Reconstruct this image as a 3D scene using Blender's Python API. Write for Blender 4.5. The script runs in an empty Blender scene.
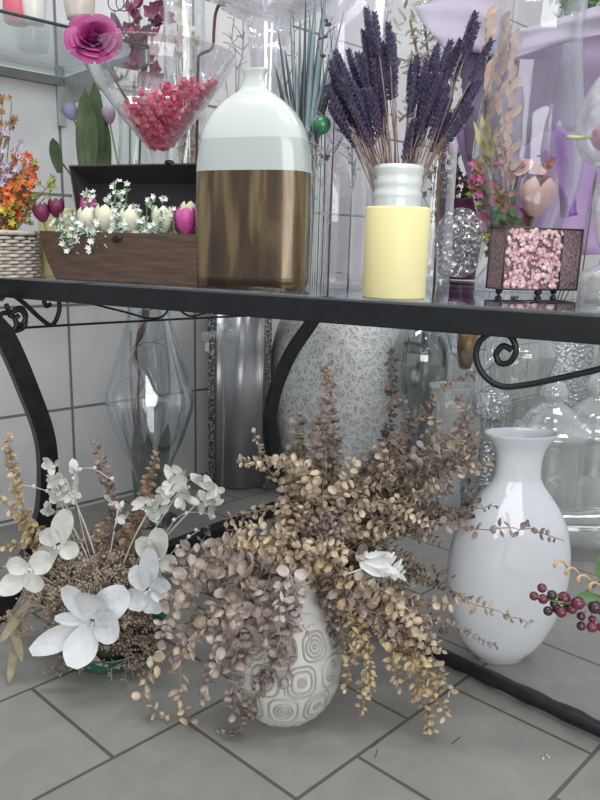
import bpy, math, random
from mathutils import Vector, Matrix
R = random.Random(7)
V = Vector
SC = bpy.context.scene
COL = SC.collection

# ---------------------------------------------------------------- camera
HC = .85; FP = 700.0; ROLL = math.radians(1.58); PITCH = math.atan(155/700)
cr, sr, cp, sp = math.cos(ROLL), math.sin(ROLL), math.cos(PITCH), math.sin(PITCH)
cam_d = bpy.data.cameras.new('camera'); cam = bpy.data.objects.new('camera', cam_d); COL.objects.link(cam)
cam_d.sensor_fit = 'VERTICAL'; cam_d.sensor_height = 24; cam_d.lens = FP/800*24; cam_d.clip_start = .02
rt = V((cr, sr*sp, sr*cp)); dn = V((sr, -cr*sp, -cr*cp)); fw = V((0, cp, -sp))
M = Matrix.Identity(4)
for i in range(3):
    M[i][0] = rt[i]; M[i][1] = -dn[i]; M[i][2] = -fw[i]
M[2][3] = HC
cam.matrix_world = M
SC.camera = cam

# ---------------------------------------------------------------- light
w = bpy.data.worlds.new('world'); SC.world = w; w.use_nodes = True
w.node_tree.nodes['Background'].inputs[0].default_value = (.95, .97, 1, 1)
w.node_tree.nodes['Background'].inputs[1].default_value = .6
def area(name, loc, sx, sy, e, col=(1, 1, 1), aim=None):
    l = bpy.data.lights.new(name, 'AREA'); l.shape = 'RECTANGLE'; l.size = sx; l.size_y = sy; l.energy = e; l.color = col
    o = bpy.data.objects.new(name, l); COL.objects.link(o); o.location = loc
    if aim is not None: o.rotation_euler = (V(aim)-V(loc)).to_track_quat('-Z', 'Y').to_euler()
    return o
area('ceiling_panel_light', (.6, .2, 2.9), 1.2, .35, 20, (1, .98, .95))
area('ceiling_panel_light', (-.5, 1.0, 2.9), 1.2, .35, 18, (.96, .98, 1))
area('ceiling_panel_light', (1.6, 2.2, 2.9), 1.2, .35, 20, (1, 1, 1))
area('shop_window_light', (.9, -2.2, 1.5), 2.6, 2.2, 75, (1, .985, .96), aim=(0, 1.6, .4))
SC.view_settings.view_transform = 'Standard'; SC.view_settings.look = 'None'
SC.view_settings.exposure = 0.04; SC.view_settings.gamma = 1; SC.view_settings.use_curve_mapping = False
SC.cycles.transparent_max_bounces = 40

# ---------------------------------------------------------------- pixel geometry (used for laying things out in the room)
T = .77
def ray(px, py):
    dx, dy = px-300, py-400
    u = dx*cr+dy*sr; v = -dx*sr+dy*cr
    D = v*cp+FP*sp; F = FP*cp-v*sp
    return V((u/F, 1, -D/F))
def at(px, py, z): return V((0, 0, HC))+ray(px, py)*z
def plane(px, py, h=0):
    r = ray(px, py); return V((0, 0, HC))+r*((h-HC)/r.z)
def tab(px, py): return plane(px, py, T)
def flo(px, py): return plane(px, py, 0)
def proj(P):
    d = P-V((0, 0, HC)); z = d.dot(fw); return 300+FP*d.dot(rt)/z, 400+FP*d.dot(dn)/z, z
def hgt(P, py):
    a, b = -1.0, 4.0
    for _ in range(40):
        m = (a+b)/2
        if proj(V((P.x, P.y, m)))[1] > py: a = m
        else: b = m
    return a
def onplane(px, py, P0, d):          # hit of a pixel's ray with the vertical plane through P0 along d
    r = ray(px, py); n = V((-d.y, d.x, 0)); t = n.dot(P0)/n.dot(r)
    return V((0, 0, HC))+r*t

# ---------------------------------------------------------------- mesh builder
class MB:
    def __init__(s): s.v = []; s.f = []; s.m = []; s.mi = 0
    def add(s, vs, fs):
        o = len(s.v); s.v += [V(p) for p in vs]; s.f += [tuple(i+o for i in f) for f in fs]; s.m += [s.mi]*len(fs)
    def box(s, c, ex, ey, ez, x=V((1, 0, 0)), y=V((0, 1, 0)), z=V((0, 0, 1))):
        c = V(c); vs = [c+x*(ex*i/2)+y*(ey*j/2)+z*(ez*k/2) for i in (-1, 1) for j in (-1, 1) for k in (-1, 1)]
        s.add(vs, [(0, 1, 3, 2), (4, 6, 7, 5), (0, 4, 5, 1), (2, 3, 7, 6), (0, 2, 6, 4), (1, 5, 7, 3)])
    def tube(s, pts, r, n=6, flat=None, cap=True):
        pts = [V(p) for p in pts]; N = len(pts)
        if N < 2: return
        vs = []; up = None
        for i, p in enumerate(pts):
            t = (pts[min(i+1, N-1)]-pts[max(i-1, 0)])
            t = t.normalized() if t.length > 1e-9 else V((0, 0, 1))
            if flat is not None:
                a = V(flat[0]).normalized(); b = t.cross(a).normalized(); rb, ra = flat[1], flat[2]
                vs += [p+a*ra*i_+b*rb*j_ for i_, j_ in ((-1, -1), (-1, 1), (1, 1), (1, -1))]
                continue
            if up is None: up = t.orthogonal().normalized()
            up = (up-t*up.dot(t)).normalized() if (up-t*up.dot(t)).length > 1e-6 else t.orthogonal().normalized()
            b = t.cross(up); rr = r[i] if isinstance(r, (list, tuple)) else r
            vs += [p+(up*math.cos(2*math.pi*k/n)+b*math.sin(2*math.pi*k/n))*rr for k in range(n)]
        if flat is not None: n = 4
        fs = [(i*n+k, i*n+(k+1) % n, (i+1)*n+(k+1) % n, (i+1)*n+k) for i in range(N-1) for k in range(n)]
        if cap: fs += [tuple(range(n))[::-1], tuple((N-1)*n+k for k in range(n))]
        s.add(vs, fs)
    def lathe(s, c, prof, n=40, sx=1, sy=1, rot=0, p=2.0, ax=None, capb=True, capt=True, wob=None):
        c = V(c); vs = []; ca, sa = math.cos(rot), math.sin(rot)
        for (h, r) in prof:
            for k in range(n):
                a = 2*math.pi*k/n; x, y = math.cos(a), math.sin(a)
                if p != 2:
                    q = (abs(x)**p+abs(y)**p)**(-1/p); x *= q; y *= q
                rr = r*(wob(a, h) if wob else 1)
                x *= rr*sx; y *= rr*sy
                q = V((x*ca-y*sa, x*sa+y*ca, h))
                if ax is not None: q = ax @ q
                vs.append(c+q)
        N = len(prof)
        fs = [(i*n+k, i*n+(k+1) % n, (i+1)*n+(k+1) % n, (i+1)*n+k) for i in range(N-1) for k in range(n)]
        if capb: fs.append(tuple(range(n))[::-1])
        if capt: fs.append(tuple((N-1)*n+k for k in range(n)))
        s.add(vs, fs)
    def ball(s, c, r, n=10, m=6, sc=(1, 1, 1), ax=None):
        prof = [(-math.cos(math.pi*i/m)*r*sc[2], max(math.sin(math.pi*i/m)*r, r*.02)) for i in range(m+1)]
        s.lathe(c, prof, n, sc[0], sc[1], ax=ax)
    def petal(s, base, d, nrm, L, W, cup=.2, bend=0, tipw=.35, nu=5, nv=4, ruf=0, basew=.25):
        d = V(d).normalized(); nrm = V(nrm); nrm = (nrm-d*nrm.dot(d)); nrm = nrm.normalized() if nrm.length > 1e-6 else d.orthogonal().normalized()
        sd = d.cross(nrm); vs = []
        for i in range(nu+1):
            t = i/nu
            wd = W*(basew*(1-t)**2+math.sin(math.pi*min(1, t**1.25*.93+.03))**.6)*.5
            if i == nu: wd = W*tipw*.35
            ang = bend*t
            p = V(base)+d*(L*t*math.cos(ang*.5))+nrm*(L*t*math.sin(ang*.5))
            for j in range(nv+1):
                u = 2*j/nv-1
                vs.append(p+sd*(wd*u)+nrm*(cup*W*.5*u*u*math.sin(math.pi*min(1, t+.15)))+nrm*(ruf*W*R.uniform(-1, 1)))
        fs = [(i*(nv+1)+j, i*(nv+1)+j+1, (i+1)*(nv+1)+j+1, (i+1)*(nv+1)+j) for i in range(nu) for j in range(nv)]
        s.add(vs, fs)
    def leaf(s, c, d, nrm, L, W, cup=.25):          # small round leaf: 2 rings
        d = V(d).normalized(); nrm = V(nrm); nrm = nrm-d*nrm.dot(d); nrm = nrm.normalized() if nrm.length > 1e-6 else d.orthogonal().normalized()
        sd = d.cross(nrm); vs = [V(c)+d*L*.5-nrm*cup*W*.3]
        n = 8
        for rr in (.55, 1):
            for k in range(n):
                a = 2*math.pi*k/n
                x = -math.cos(a)*rr; y = math.sin(a)*rr*(1-.12*math.cos(a))
                if rr == 1 and k == n//2: x *= 1.14
                vs.append(V(c)+d*(L*.5*(1+x))+sd*(W*.5*y)+nrm*(cup*W*(.5*y*y*(1 if rr == 1 else .6)+.22*x*x)*(1 if rr == 1 else .5)-cup*W*.3*(rr < 1)))
        fs = [(0, 1+k, 1+(k+1) % n) for k in range(n)]+[(1+k, 9+k, 9+(k+1) % n, 1+(k+1) % n) for k in range(n)]
        s.add(vs, fs)
    def build(s, name, mat, parent=None, org=None, smooth=True, label=None, bevel=0, solid=0):
        o_ = V(org) if org is not None else (parent.get('_o') and V(parent['_o']) if parent is not None else V((0, 0, 0)))
        if o_ is None: o_ = V((0, 0, 0))
        me = bpy.data.meshes.new(name); me.from_pydata([tuple(p-o_) for p in s.v], [], s.f); me.validate()
        for m_ in (mat if isinstance(mat, (list, tuple)) else [mat]): me.materials.append(m_)
        if isinstance(mat, (list, tuple)) and len(me.polygons) == len(s.m):
            for pl, mi in zip(me.polygons, s.m): pl.material_index = mi
        if smooth: me.polygons.foreach_set('use_smooth', [True]*len(me.polygons))
        ob = bpy.data.objects.new(name, me); COL.objects.link(ob)
        if parent is not None: ob.parent = parent
        else: ob.location = o_; ob['_o'] = list(o_)
        if label: ob['label'] = label
        if bevel:
            b = ob.modifiers.new('bevel', 'BEVEL'); b.width = bevel; b.segments = 2; b.limit_method = 'ANGLE'
        if solid:
            b = ob.modifiers.new('solid', 'SOLIDIFY'); b.thickness = solid
        return ob
def tag(o, label, cat, group=None, kind=None):
    o['label'] = label; o['category'] = cat
    if group: o['group'] = group
    if kind: o['kind'] = kind
    return o
def struct(o): o['kind'] = 'structure'; return o
def thing(name, loc, label, cat, group=None):
    o = bpy.data.objects.new(name, None); COL.objects.link(o); o.location = loc; o.empty_display_size = .02
    o['_o'] = list(loc); return tag(o, label, cat, group)

# ---------------------------------------------------------------- materials
def mat(name, c, rough=.5, metal=0, c2=None, sc=30, bump=0, bsc=None, spec=.5, sss=0, coat=0, detail=4, stretch=None, lo=.35, hi=.65, sheen=0, trans=0):
    m = bpy.data.materials.new(name); m.use_nodes = True; nt = m.node_tree; b = nt.nodes['Principled BSDF']
    b.inputs['Base Color'].default_value = (*c, 1); b.inputs['Roughness'].default_value = rough; b.inputs['Metallic'].default_value = metal
    b.inputs['Specular IOR Level'].default_value = spec; b.inputs['Coat Weight'].default_value = coat; b.inputs['Coat Roughness'].default_value = .05
    if sss: b.inputs['Subsurface Weight'].default_value = sss; b.inputs['Subsurface Radius'].default_value = (.02, .015, .01); b.inputs['Subsurface Scale'].default_value = .5
    if trans: b.inputs['Transmission Weight'].default_value = trans
    tc = nt.nodes.new('ShaderNodeTexCoord'); mp = nt.nodes.new('ShaderNodeMapping'); nt.links.new(tc.outputs['Object'], mp.inputs[0])
    if stretch: mp.inputs['Scale'].default_value = stretch
    c2 = c2 or tuple(x*.86 for x in c)
    n = nt.nodes.new('ShaderNodeTexNoise'); n.inputs['Scale'].default_value = sc; n.inputs['Detail'].default_value = detail
    nt.links.new(mp.outputs[0], n.inputs['Vector'])
    r = nt.nodes.new('ShaderNodeValToRGB'); r.color_ramp.elements[0].position = lo; r.color_ramp.elements[1].position = hi
    r.color_ramp.elements[0].color = (*c, 1); r.color_ramp.elements[1].color = (*c2, 1)
    nt.links.new(n.outputs[0], r.inputs[0]); nt.links.new(r.outputs[0], b.inputs['Base Color'])
    if bump:
        n2 = nt.nodes.new('ShaderNodeTexNoise'); n2.inputs['Scale'].default_value = bsc or sc*2; n2.inputs['Detail'].default_value = 5
        nt.links.new(mp.outputs[0], n2.inputs['Vector'])
        bp = nt.nodes.new('ShaderNodeBump'); bp.inputs['Strength'].default_value = bump; bp.inputs['Distance'].default_value = .01
        nt.links.new(n2.outputs[0], bp.inputs['Height']); nt.links.new(bp.outputs[0], b.inputs['Normal'])
    return m
def glass(name, tint=(.95, .97, .97), base=.05, edge=.6, rough=.03, crackle=0, milk=0, bump=0):
    m = bpy.data.materials.new(name); m.use_nodes = True; nt = m.node_tree; nt.nodes.clear()
    out = nt.nodes.new('ShaderNodeOutputMaterial'); tr = nt.nodes.new('ShaderNodeBsdfTransparent'); gl = nt.nodes.new('ShaderNodeBsdfGlossy')
    tr.inputs[0].default_value = (*tint, 1); gl.inputs[0].default_value = (.95, .97, 1, 1); gl.inputs['Roughness'].default_value = rough
    lw = nt.nodes.new('ShaderNodeLayerWeight'); lw.inputs[0].default_value = .5
    pw = nt.nodes.new('ShaderNodeMath'); pw.operation = 'POWER'; pw.inputs[1].default_value = 2.2; nt.links.new(lw.outputs['Facing'], pw.inputs[0])
    ml = nt.nodes.new('ShaderNodeMath'); ml.operation = 'MULTIPLY_ADD'; ml.inputs[1].default_value = edge; ml.inputs[2].default_value = base
    nt.links.new(pw.outputs[0], ml.inputs[0])
    mx = nt.nodes.new('ShaderNodeMixShader'); nt.links.new(ml.outputs[0], mx.inputs[0]); nt.links.new(tr.outputs[0], mx.inputs[1]); nt.links.new(gl.outputs[0], mx.inputs[2])
    last = mx
    tc = nt.nodes.new('ShaderNodeTexCoord')
    if bump or crackle:
        n2 = nt.nodes.new('ShaderNodeTexNoise' if not crackle else 'ShaderNodeTexVoronoi'); n2.inputs['Scale'].default_value = crackle or 18
        nt.links.new(tc.outputs['Object'], n2.inputs['Vector'])
        bp = nt.nodes.new('ShaderNodeBump'); bp.inputs['Strength'].default_value = bump or .8; bp.inputs['Distance'].default_value = .01
        nt.links.new(n2.outputs[0], bp.inputs['Height'])
        nt.links.new(bp.outputs[0], gl.inputs['Normal']); nt.links.new(bp.outputs[0], lw.inputs['Normal'])
    if milk:
        df = nt.nodes.new('ShaderNodeBsdfDiffuse'); df.inputs[0].default_value = (.8, .83, .83, 1)
        m2 = nt.nodes.new('ShaderNodeMixShader'); m2.inputs[0].default_value = milk
        nt.links.new(last.outputs[0], m2.inputs[1]); nt.links.new(df.outputs[0], m2.inputs[2]); last = m2
    nt.links.new(last.outputs[0], out.inputs[0])
    return m
def tiles(name, ux, uy, bw, bh, off, mortar, c1, c2, cm, rough, bump=.3, veinc=None, ox=0, oy=0, vert=False, msc=1.2, freq=2):
    """tiles laid along unit vector ux (world), rows along uy; ux/uy are 3D"""
    m = bpy.data.materials.new(name); m.use_nodes = True; nt = m.node_tree; b = nt.nodes['Principled BSDF']
    tc = nt.nodes.new('ShaderNodeTexCoord')
    def dot(u, o):
        d = nt.nodes.new('ShaderNodeVectorMath'); d.operation = 'DOT_PRODUCT'; d.inputs[1].default_value = u
        nt.links.new(tc.outputs['Object'], d.inputs[0])
        a = nt.nodes.new('ShaderNodeMath'); a.operation = 'ADD'; a.inputs[1].default_value = -o; nt.links.new(d.outputs['Value'], a.inputs[0]); return a
    cb = nt.nodes.new('ShaderNodeCombineXYZ'); nt.links.new(dot(ux, ox).outputs[0], cb.inputs[0]); nt.links.new(dot(uy, oy).outputs[0], cb.inputs[1])
    br = nt.nodes.new('ShaderNodeTexBrick'); br.offset = off; br.offset_frequency = freq; br.squash = 1
    br.inputs['Scale'].default_value = 1; br.inputs['Mortar Size'].default_value = mortar; br.inputs['Mortar Smooth'].default_value = .1
    br.inputs['Brick Width'].default_value = bw; br.inputs['Row Height'].default_value = bh
    br.inputs['Color1'].default_value = (*c1, 1); br.inputs['Color2'].default_value = (*c2, 1); br.inputs['Mortar'].default_value = (*cm, 1)
    nt.links.new(cb.outputs[0], br.inputs['Vector'])
    n = nt.nodes.new('ShaderNodeTexNoise'); n.inputs['Scale'].default_value = msc*5; n.inputs['Detail'].default_value = 8; n.inputs['Distortion'].default_value = 1.2
    nt.links.new(tc.outputs['Object'], n.inputs['Vector'])
    r = nt.nodes.new('ShaderNodeValToRGB'); r.color_ramp.elements[0].position = .35; r.color_ramp.elements[1].position = .7
    r.color_ramp.elements[0].color = (*(veinc or (.82, .82, .82)), 1); r.color_ramp.elements[1].color = (1, 1, 1, 1)
    nt.links.new(n.outputs[0], r.inputs[0])
    mx = nt.nodes.new('ShaderNodeMix'); mx.data_type = 'RGBA'; mx.blend_type = 'MULTIPLY'; mx.inputs[0].default_value = 1
    nt.links.new(br.outputs['Color'], mx.inputs[6]); nt.links.new(r.outputs[0], mx.inputs[7]); nt.links.new(mx.outputs[2], b.inputs['Base Color'])
    b.inputs['Roughness'].default_value = rough
    bp = nt.nodes.new('ShaderNodeBump'); bp.inputs['Strength'].default_value = bump; bp.inputs['Distance'].default_value = .004; bp.invert = True
    nt.links.new(br.outputs['Fac'], bp.inputs['Height']); nt.links.new(bp.outputs[0], b.inputs['Normal'])
    return m

# ---------------------------------------------------------------- setting
A1, A2 = flo(452.5, 687.5), flo(592.5, 754.5); B1 = flo(353.8, 753)
ua = (A2-A1).normalized(); eE = (flo(403.8, 715.5)-flo(300, 788.8)).normalized(); TW = .2855; RH = (A2-A1).length
det = eE.x*ua.y-eE.y*ua.x; ub = V((ua.y, -ua.x, 0))/det; ud = V((-eE.y, eE.x, 0))/det   # grout directions as measured: slightly skewed laying
fm = tiles('floor_tile', tuple(ub), tuple(ud), TW, RH, .5, .0035, (.27, .266, .25), (.295, .29, .272), (.10, .098, .093), .42,
           ox=A1.dot(ub)-TW/2, oy=A1.dot(ud), veinc=(.84, .84, .83), msc=2.2)
mb = MB(); mb.box((1.2, 2.6, -.02), 8, 9, .04); struct(mb.build('floor', fm, smooth=False))
WA = math.radians(43); WD = V((math.cos(WA), math.sin(WA), 0)); WN = V((math.sin(WA), -math.cos(WA), 0)); W0 = V((-.889, 1.962, 0))
def wp(s, h, out=0): return W0+WD*s+WN*out+V((0, 0, h))
def onwall(px, py, out=0):
    P = onplane(px, py, W0+WN*out, WD); return P
wm = tiles('marble_wall_tile', tuple(WD), (0, 0, 1), .461, .32, 0.0, .0045, (.66, .66, .665), (.69, .685, .69), (.19, .19, .20), .3,
           ox=W0.dot(WD)+.243, oy=.013, veinc=(.85, .85, .87), msc=.8)
mb = MB(); mb.box(wp(2.2, 1.6, -.03), 8.4, .06, 3.2, WD, WN); struct(mb.build('wall_left', wm, smooth=False))

# materials
IRON = mat('black_iron', (.012, .013, .016), .38, .3, c2=(.02, .021, .025), bump=.15, bsc=60)
IRONG = mat('black_enamel', (.008, .010, .012), .4, 0, c2=(.012, .014, .017), spec=.3)
GLASS = glass('clear_glass', (.975, .98, .98), .07, .9); GLASSG = glass('green_tint_glass', (.95, .975, .965)); GLASSL = glass('lilac_tint_glass', (.975, .968, .982), .10, 1.0, milk=.03)
GLASSC = glass('crackle_glass', (.95, .96, .96), .15, .7, .08, crackle=70); GLASSR = glass('ribbed_glass', (.94, .935, .945), .15, .8, .05, bump=.3, milk=.06)
GLASSD = glass('smoky_glass', (.90, .91, .905), .10, .7, milk=.05); GLASSM = glass('frosty_glass', (.97, .975, .97), .1, .7, .1, milk=.13)
SMOKE = glass('table_glass', (.82, .85, .85), .12, .7, .03)
STEMG = mat('green_stem', (.10, .20, .06), .5, c2=(.16, .27, .08)); STEMB = mat('brown_stem', (.20, .13, .08), .7, c2=(.30, .21, .13))
LEAFG = mat('green_leaf', (.07, .16, .06), .45, c2=(.13, .25, .09), sc=60)

# ---------------------------------------------------------------- table
eL, eR = tab(0, 276), tab(600, 313); ed = (eR-eL).normalized(); en = V((-ed.y, ed.x, 0))
if en.y < 0: en = -en
F1, F2 = flo(25, 612), flo(303, 512); sd_ = (F2-F1).normalized()
C1 = eL-ed*.24; C2 = eR+ed*.30; C3 = C1+sd_*1.05; rd = (flo(600, 724)-flo(460, 660)).normalized(); C4 = C3+rd*1.75
tbl = thing('display_table', F1, 'long black iron display table with scrollwork under a thick dark top', 'table')
quad = [C1, C2, C4, C3]
def ringpoly(mb, pts, z0, z1, inset):
    n = len(pts); c = sum(pts, V())/n
    ins = []
    for i, p in enumerate(pts):
        a = (pts[i-1]-p).normalized(); b = (pts[(i+1) % n]-p).normalized(); s_ = (a+b); s_ = s_/max(abs(a.cross(b).z), .2)
        ins.append(p+s_*inset)
    vs = []
    for q, z in ((pts, z0), (pts, z1), (ins, z1), (ins, z0)): vs += [V((p.x, p.y, z)) for p in q]
    fs = []
    for L in range(4):
        for i in range(n): fs.append((L*n+i, L*n+(i+1) % n, ((L+1) % 4)*n+(i+1) % n, ((L+1) % 4)*n+i))
    mb.add(vs, fs); return ins
mb = MB(); ins = ringpoly(mb, quad, T-.044, T-.005, .035); mb.build('top_frame', IRONG, tbl, smooth=False, bevel=.002)
mb = MB(); v4 = [V((p.x, p.y, T-.006)) for p in quad]+[V((p.x, p.y, T)) for p in quad]
mb.add(v4, [(3, 2, 1, 0), (4, 5, 6, 7), (0, 1, 5, 4), (1, 2, 6, 5), (2, 3, 7, 6), (3, 0, 4, 7)])
mb.build('glass_top', SMOKE, tbl, smooth=False, label='smoky glass table top')
def smooth_path(pts, k=6):
    pts = [V(p) for p in pts]; out = []
    for i in range(len(pts)-1):
        p0 = pts[max(i-1, 0)]; p1 = pts[i]; p2 = pts[i+1]; p3 = pts[min(i+2, len(pts)-1)]
        for j in range(k):
            t = j/k
            out.append(.5*((2*p1)+(p2-p0)*t+(2*p0-5*p1+4*p2-p3)*t*t+(3*p1-p0-3*p2+p3)*t**3))
    out.append(pts[-1]); return out
sn = V((-sd_.y, sd_.x, 0))
def side(px, py): return onplane(px, py, F1, sd_)
legl = smooth_path([side(-34, 296), side(-12, 318), side(6, 340), side(28, 390), side(45, 440), side(47, 490), side(40, 530), side(20, 575), side(-8, 622)])
for p in legl: p.z = max(p.z, .012)
mb = MB(); mb.tube(legl, 0, flat=(sn, .021, .011)); mb.build('leg', IRON, tbl, smooth=False, bevel=.003)
legr = smooth_path([side(342, 276), side(312, 322), side(290, 355), side(274, 395), side(270, 430), side(277, 470), side(294, 500), side(312, 508)])
for p in legr: p.z = max(p.z, .012)
mb = MB(); mb.tube(legr, 0, flat=(sn, .019, .012)); mb.build('leg', IRON, tbl, smooth=False, bevel=.003)
# far (right) end frame: same two legs moved along the table
off = rd*1.5
for lg in (legl, legr):
    mb = MB(); mb.tube([p+off for p in lg], 0, flat=(sn, .021, .011)); mb.build('leg', IRON, tbl, smooth=False, bevel=.003)
a_, b_ = flo(38, 606), flo(300, 504)
for k, o_ in enumerate((V(), off)):
    mb = MB(); mb.tube([a_+V((0, 0, .02))+o_, b_+V((0, 0, .02))+o_], 0, flat=(V((0, 0, 1)), .018, .016)); mb.build('side_rail', IRON, tbl, smooth=False, bevel=.003)
ra = plane(212, 548, .02); ra.z = 0; rd = (plane(600, 729, .02)-plane(212, 548, .02)).normalized(); rb = ra+rd*1.5
mb = MB(); N = 60; mb.tube([ra.lerp(rb, i/N)+V((0, 0, (.02)+.001*math.sin(i*2.2))) for i in range(N+1)], [.0152+.0013*math.sin(i*1.9) for i in range(N+1)], 10)
mb.build('stretcher_bar', IRON, tbl)
def spiral(c2, r0, r1, a0, a1, n=26): return [(c2[0]+(r0+(r1-r0)*i/n)*math.cos(a0+(a1-a0)*i/n), c2[1]+(r0+(r1-r0)*i/n)*math.sin(a0+(a1-a0)*i/n)) for i in range(n+1)]
ftp = eL+V((0, 0, 0))
def front(px, py): return onplane(px, py, eL+en*.02, ed)
# big scroll bracket on the front, lower right
pts = [(512, 350), (503, 346), (496, 354), (500, 363), (510, 362), (516, 350), (510, 336), (495, 332), (481, 340), (476, 356), (483, 374), (500, 386), (525, 385), (560, 378), (600, 369), (640, 358), (690, 340)]
mb = MB(); mb.tube(smooth_path([front(*p) for p in pts], 5), .0048, 8); mb.build('scroll_bracket', IRON, tbl)
# apron scrollwork on the left end
sw = [[(-30, 330), (-6, 328), (8, 333), (16, 326), (13, 316), (3, 313), (-3, 320)],
      [(12, 294), (25, 304), (40, 318), (52, 325), (59, 312), (58, 298), (50, 292), (44, 298), (46, 306), (51, 304)],
      [(6, 304), (10, 312), (20, 310), (25, 317), (24, 327), (14, 331), (8, 326)],
      [(10, 318), (14, 311), (21, 308), (26, 316), (21, 325), (15, 320), (19, 315)],
      [(0, 300), (6, 294)]]
for k, q in enumerate(sw):
    mb = MB(); mb.tube(smooth_path([side(*p) for p in q], 5), .0052, 7); mb.build('apron_scroll', IRON, tbl)
for q in ([(58, 292), (90, 303), (125, 312), (148, 318), (163, 316), (171, 304), (173, 296)], [(173, 296), (178, 308), (190, 316), (205, 313), (225, 306), (262, 296)], [(-10, 330), (60, 325.5), (130, 321.6), (200, 318), (280, 314), (330, 311)]):
    mb = MB(); mb.tube(smooth_path([side(*p) for p in q], 5), .0028, 6); mb.build('apron_rod', IRON, tbl)

# ---------------------------------------------------------------- generic vases (lathe from outline)
def outline(cx, P, pl):
    """pl = [(py, half width px)] bottom to top -> profile above the base point P"""
    out = []
    for py, hw in pl:
        h = hgt(P, py); z = proj(V((P.x, P.y, h)))[2]; out.append((h-P.z, hw*z/FP))
    return out
def stand(px, py, rad_px, plane_h=T):
    P = plane(px, py, plane_h); z = proj(P)[2]; r = rad_px*z/FP
    d = V((P.x, P.y, 0)).normalized(); return P+d*r
def dense(prof, k=5):
    q = smooth_path([V((h, r, 0)) for h, r in prof], k); return [(p.x, max(p.y, .0008)) for p in q]
def vessel(name, P, prof, m, label, cat, n=40, sx=1, sy=1, rot=0, p=2., hollow=True, th=.003, group=None, k=5, parent=None, wob=None):
    pr = dense(prof, k); pr[0] = (0, pr[0][1])
    if hollow: pr = pr+[(h, max(r-th, .001)) for h, r in reversed(pr) if h > th*1.5 or True]
    pr2 = pr
    if hollow: pr2 = [(h if i < len(pr)//2 else max(h, th), r) for i, (h, r) in enumerate(pr)]
    mb = MB(); mb.lathe(P, pr2, n, sx, sy, rot, p, wob=wob)
    if parent is not None: return mb.build(name, m, parent)
    o = mb.build(name, m, org=P); return tag(o, label, cat, group)

ROT = math.atan2(ed.y, ed.x)
# white / bronze flask
CER = mat('pale_ceramic', (.66, .72, .71), .12, c2=(.64, .70, .69), coat=.5, sc=4)
def flask_mat():
    m = mat('two_tone_flask', (.70, .76, .75), .14, coat=.5); nt = m.node_tree; b = nt.nodes['Principled BSDF']
    tc = nt.nodes.new('ShaderNodeTexCoord'); sep = nt.nodes.new('ShaderNodeSeparateXYZ'); nt.links.new(tc.outputs['Object'], sep.inputs[0])
    mp = nt.nodes.new('ShaderNodeMapping'); mp.inputs['Scale'].default_value = (16, 16, 2.6); nt.links.new(tc.outputs['Object'], mp.inputs[0])
    n = nt.nodes.new('ShaderNodeTexNoise'); n.inputs['Scale'].default_value = 1.6; n.inputs['Detail'].default_value = 3; n.inputs['Distortion'].default_value = .8; nt.links.new(mp.outputs[0], n.inputs['Vector'])
    r = nt.nodes.new('ShaderNodeValToRGB'); e = r.color_ramp.elements; e[0].position = .32; e[0].color = (.045, .028, .02, 1); e[1].position = .7; e[1].color = (.25, .19, .09, 1)
    x = e.new(.48); x.color = (.085, .055, .03, 1); nt.links.new(n.outputs[0], r.inputs[0])
    def step(h, A, B):
        g = nt.nodes.new('ShaderNodeMath'); g.operation = 'GREATER_THAN'; g.inputs[1].default_value = h; nt.links.new(sep.outputs[2], g.inputs[0])
        mx = nt.nodes.new('ShaderNodeMix'); mx.data_type = 'RGBA'; nt.links.new(g.outputs[0], mx.inputs[0])
        for s, q in ((6, A), (7, B)):
            if isinstance(q, tuple): mx.inputs[s].default_value = q
            else: nt.links.new(q, mx.inputs[s])
        return mx.outputs[2], g
    P = FLP; h1 = hgt(P, 173)-T; h2 = hgt(P, 141)-T
    o1, g1 = step(h1, r.outputs[0], (.44, .50, .49, 1)); o2, _ = step(h2, o1, (.58, .63, .62, 1))
    nt.links.new(o2, b.inputs['Base Color'])
    mt = nt.nodes.new('ShaderNodeMath'); mt.operation = 'MULTIPLY_ADD'; mt.inputs[1].default_value = -.55; mt.inputs[2].default_value = .55; nt.links.new(g1.outputs[0], mt.inputs[0]); nt.links.new(mt.outputs[0], b.inputs['Metallic'])
    mt = nt.nodes.new('ShaderNodeMath'); mt.operation = 'MULTIPLY_ADD'; mt.inputs[1].default_value = -.12; mt.inputs[2].default_value = .26; nt.links.new(g1.outputs[0], mt.inputs[0]); nt.links.new(mt.outputs[0], b.inputs['Roughness'])
    return m
FLP = stand(252, 289.5, 30)
pr = outline(255, FLP, [(281, 57.5), (240, 58.5), (200, 59), (170, 58.5), (150, 56.5), (133, 53), (118, 46), (106, 36), (97, 25), (90, 15), (84, 11.5), (78, 10.5), (74, 11.5), (71, 13), (69, 13.2)])
vessel('flask_vase', FLP, pr, flask_mat(), 'large flat flask vase, pale glazed shoulders above a bronze-brown streaked lower half', 'vase', 56, 1, .5, ROT+.12, 3.2, th=.004)

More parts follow.
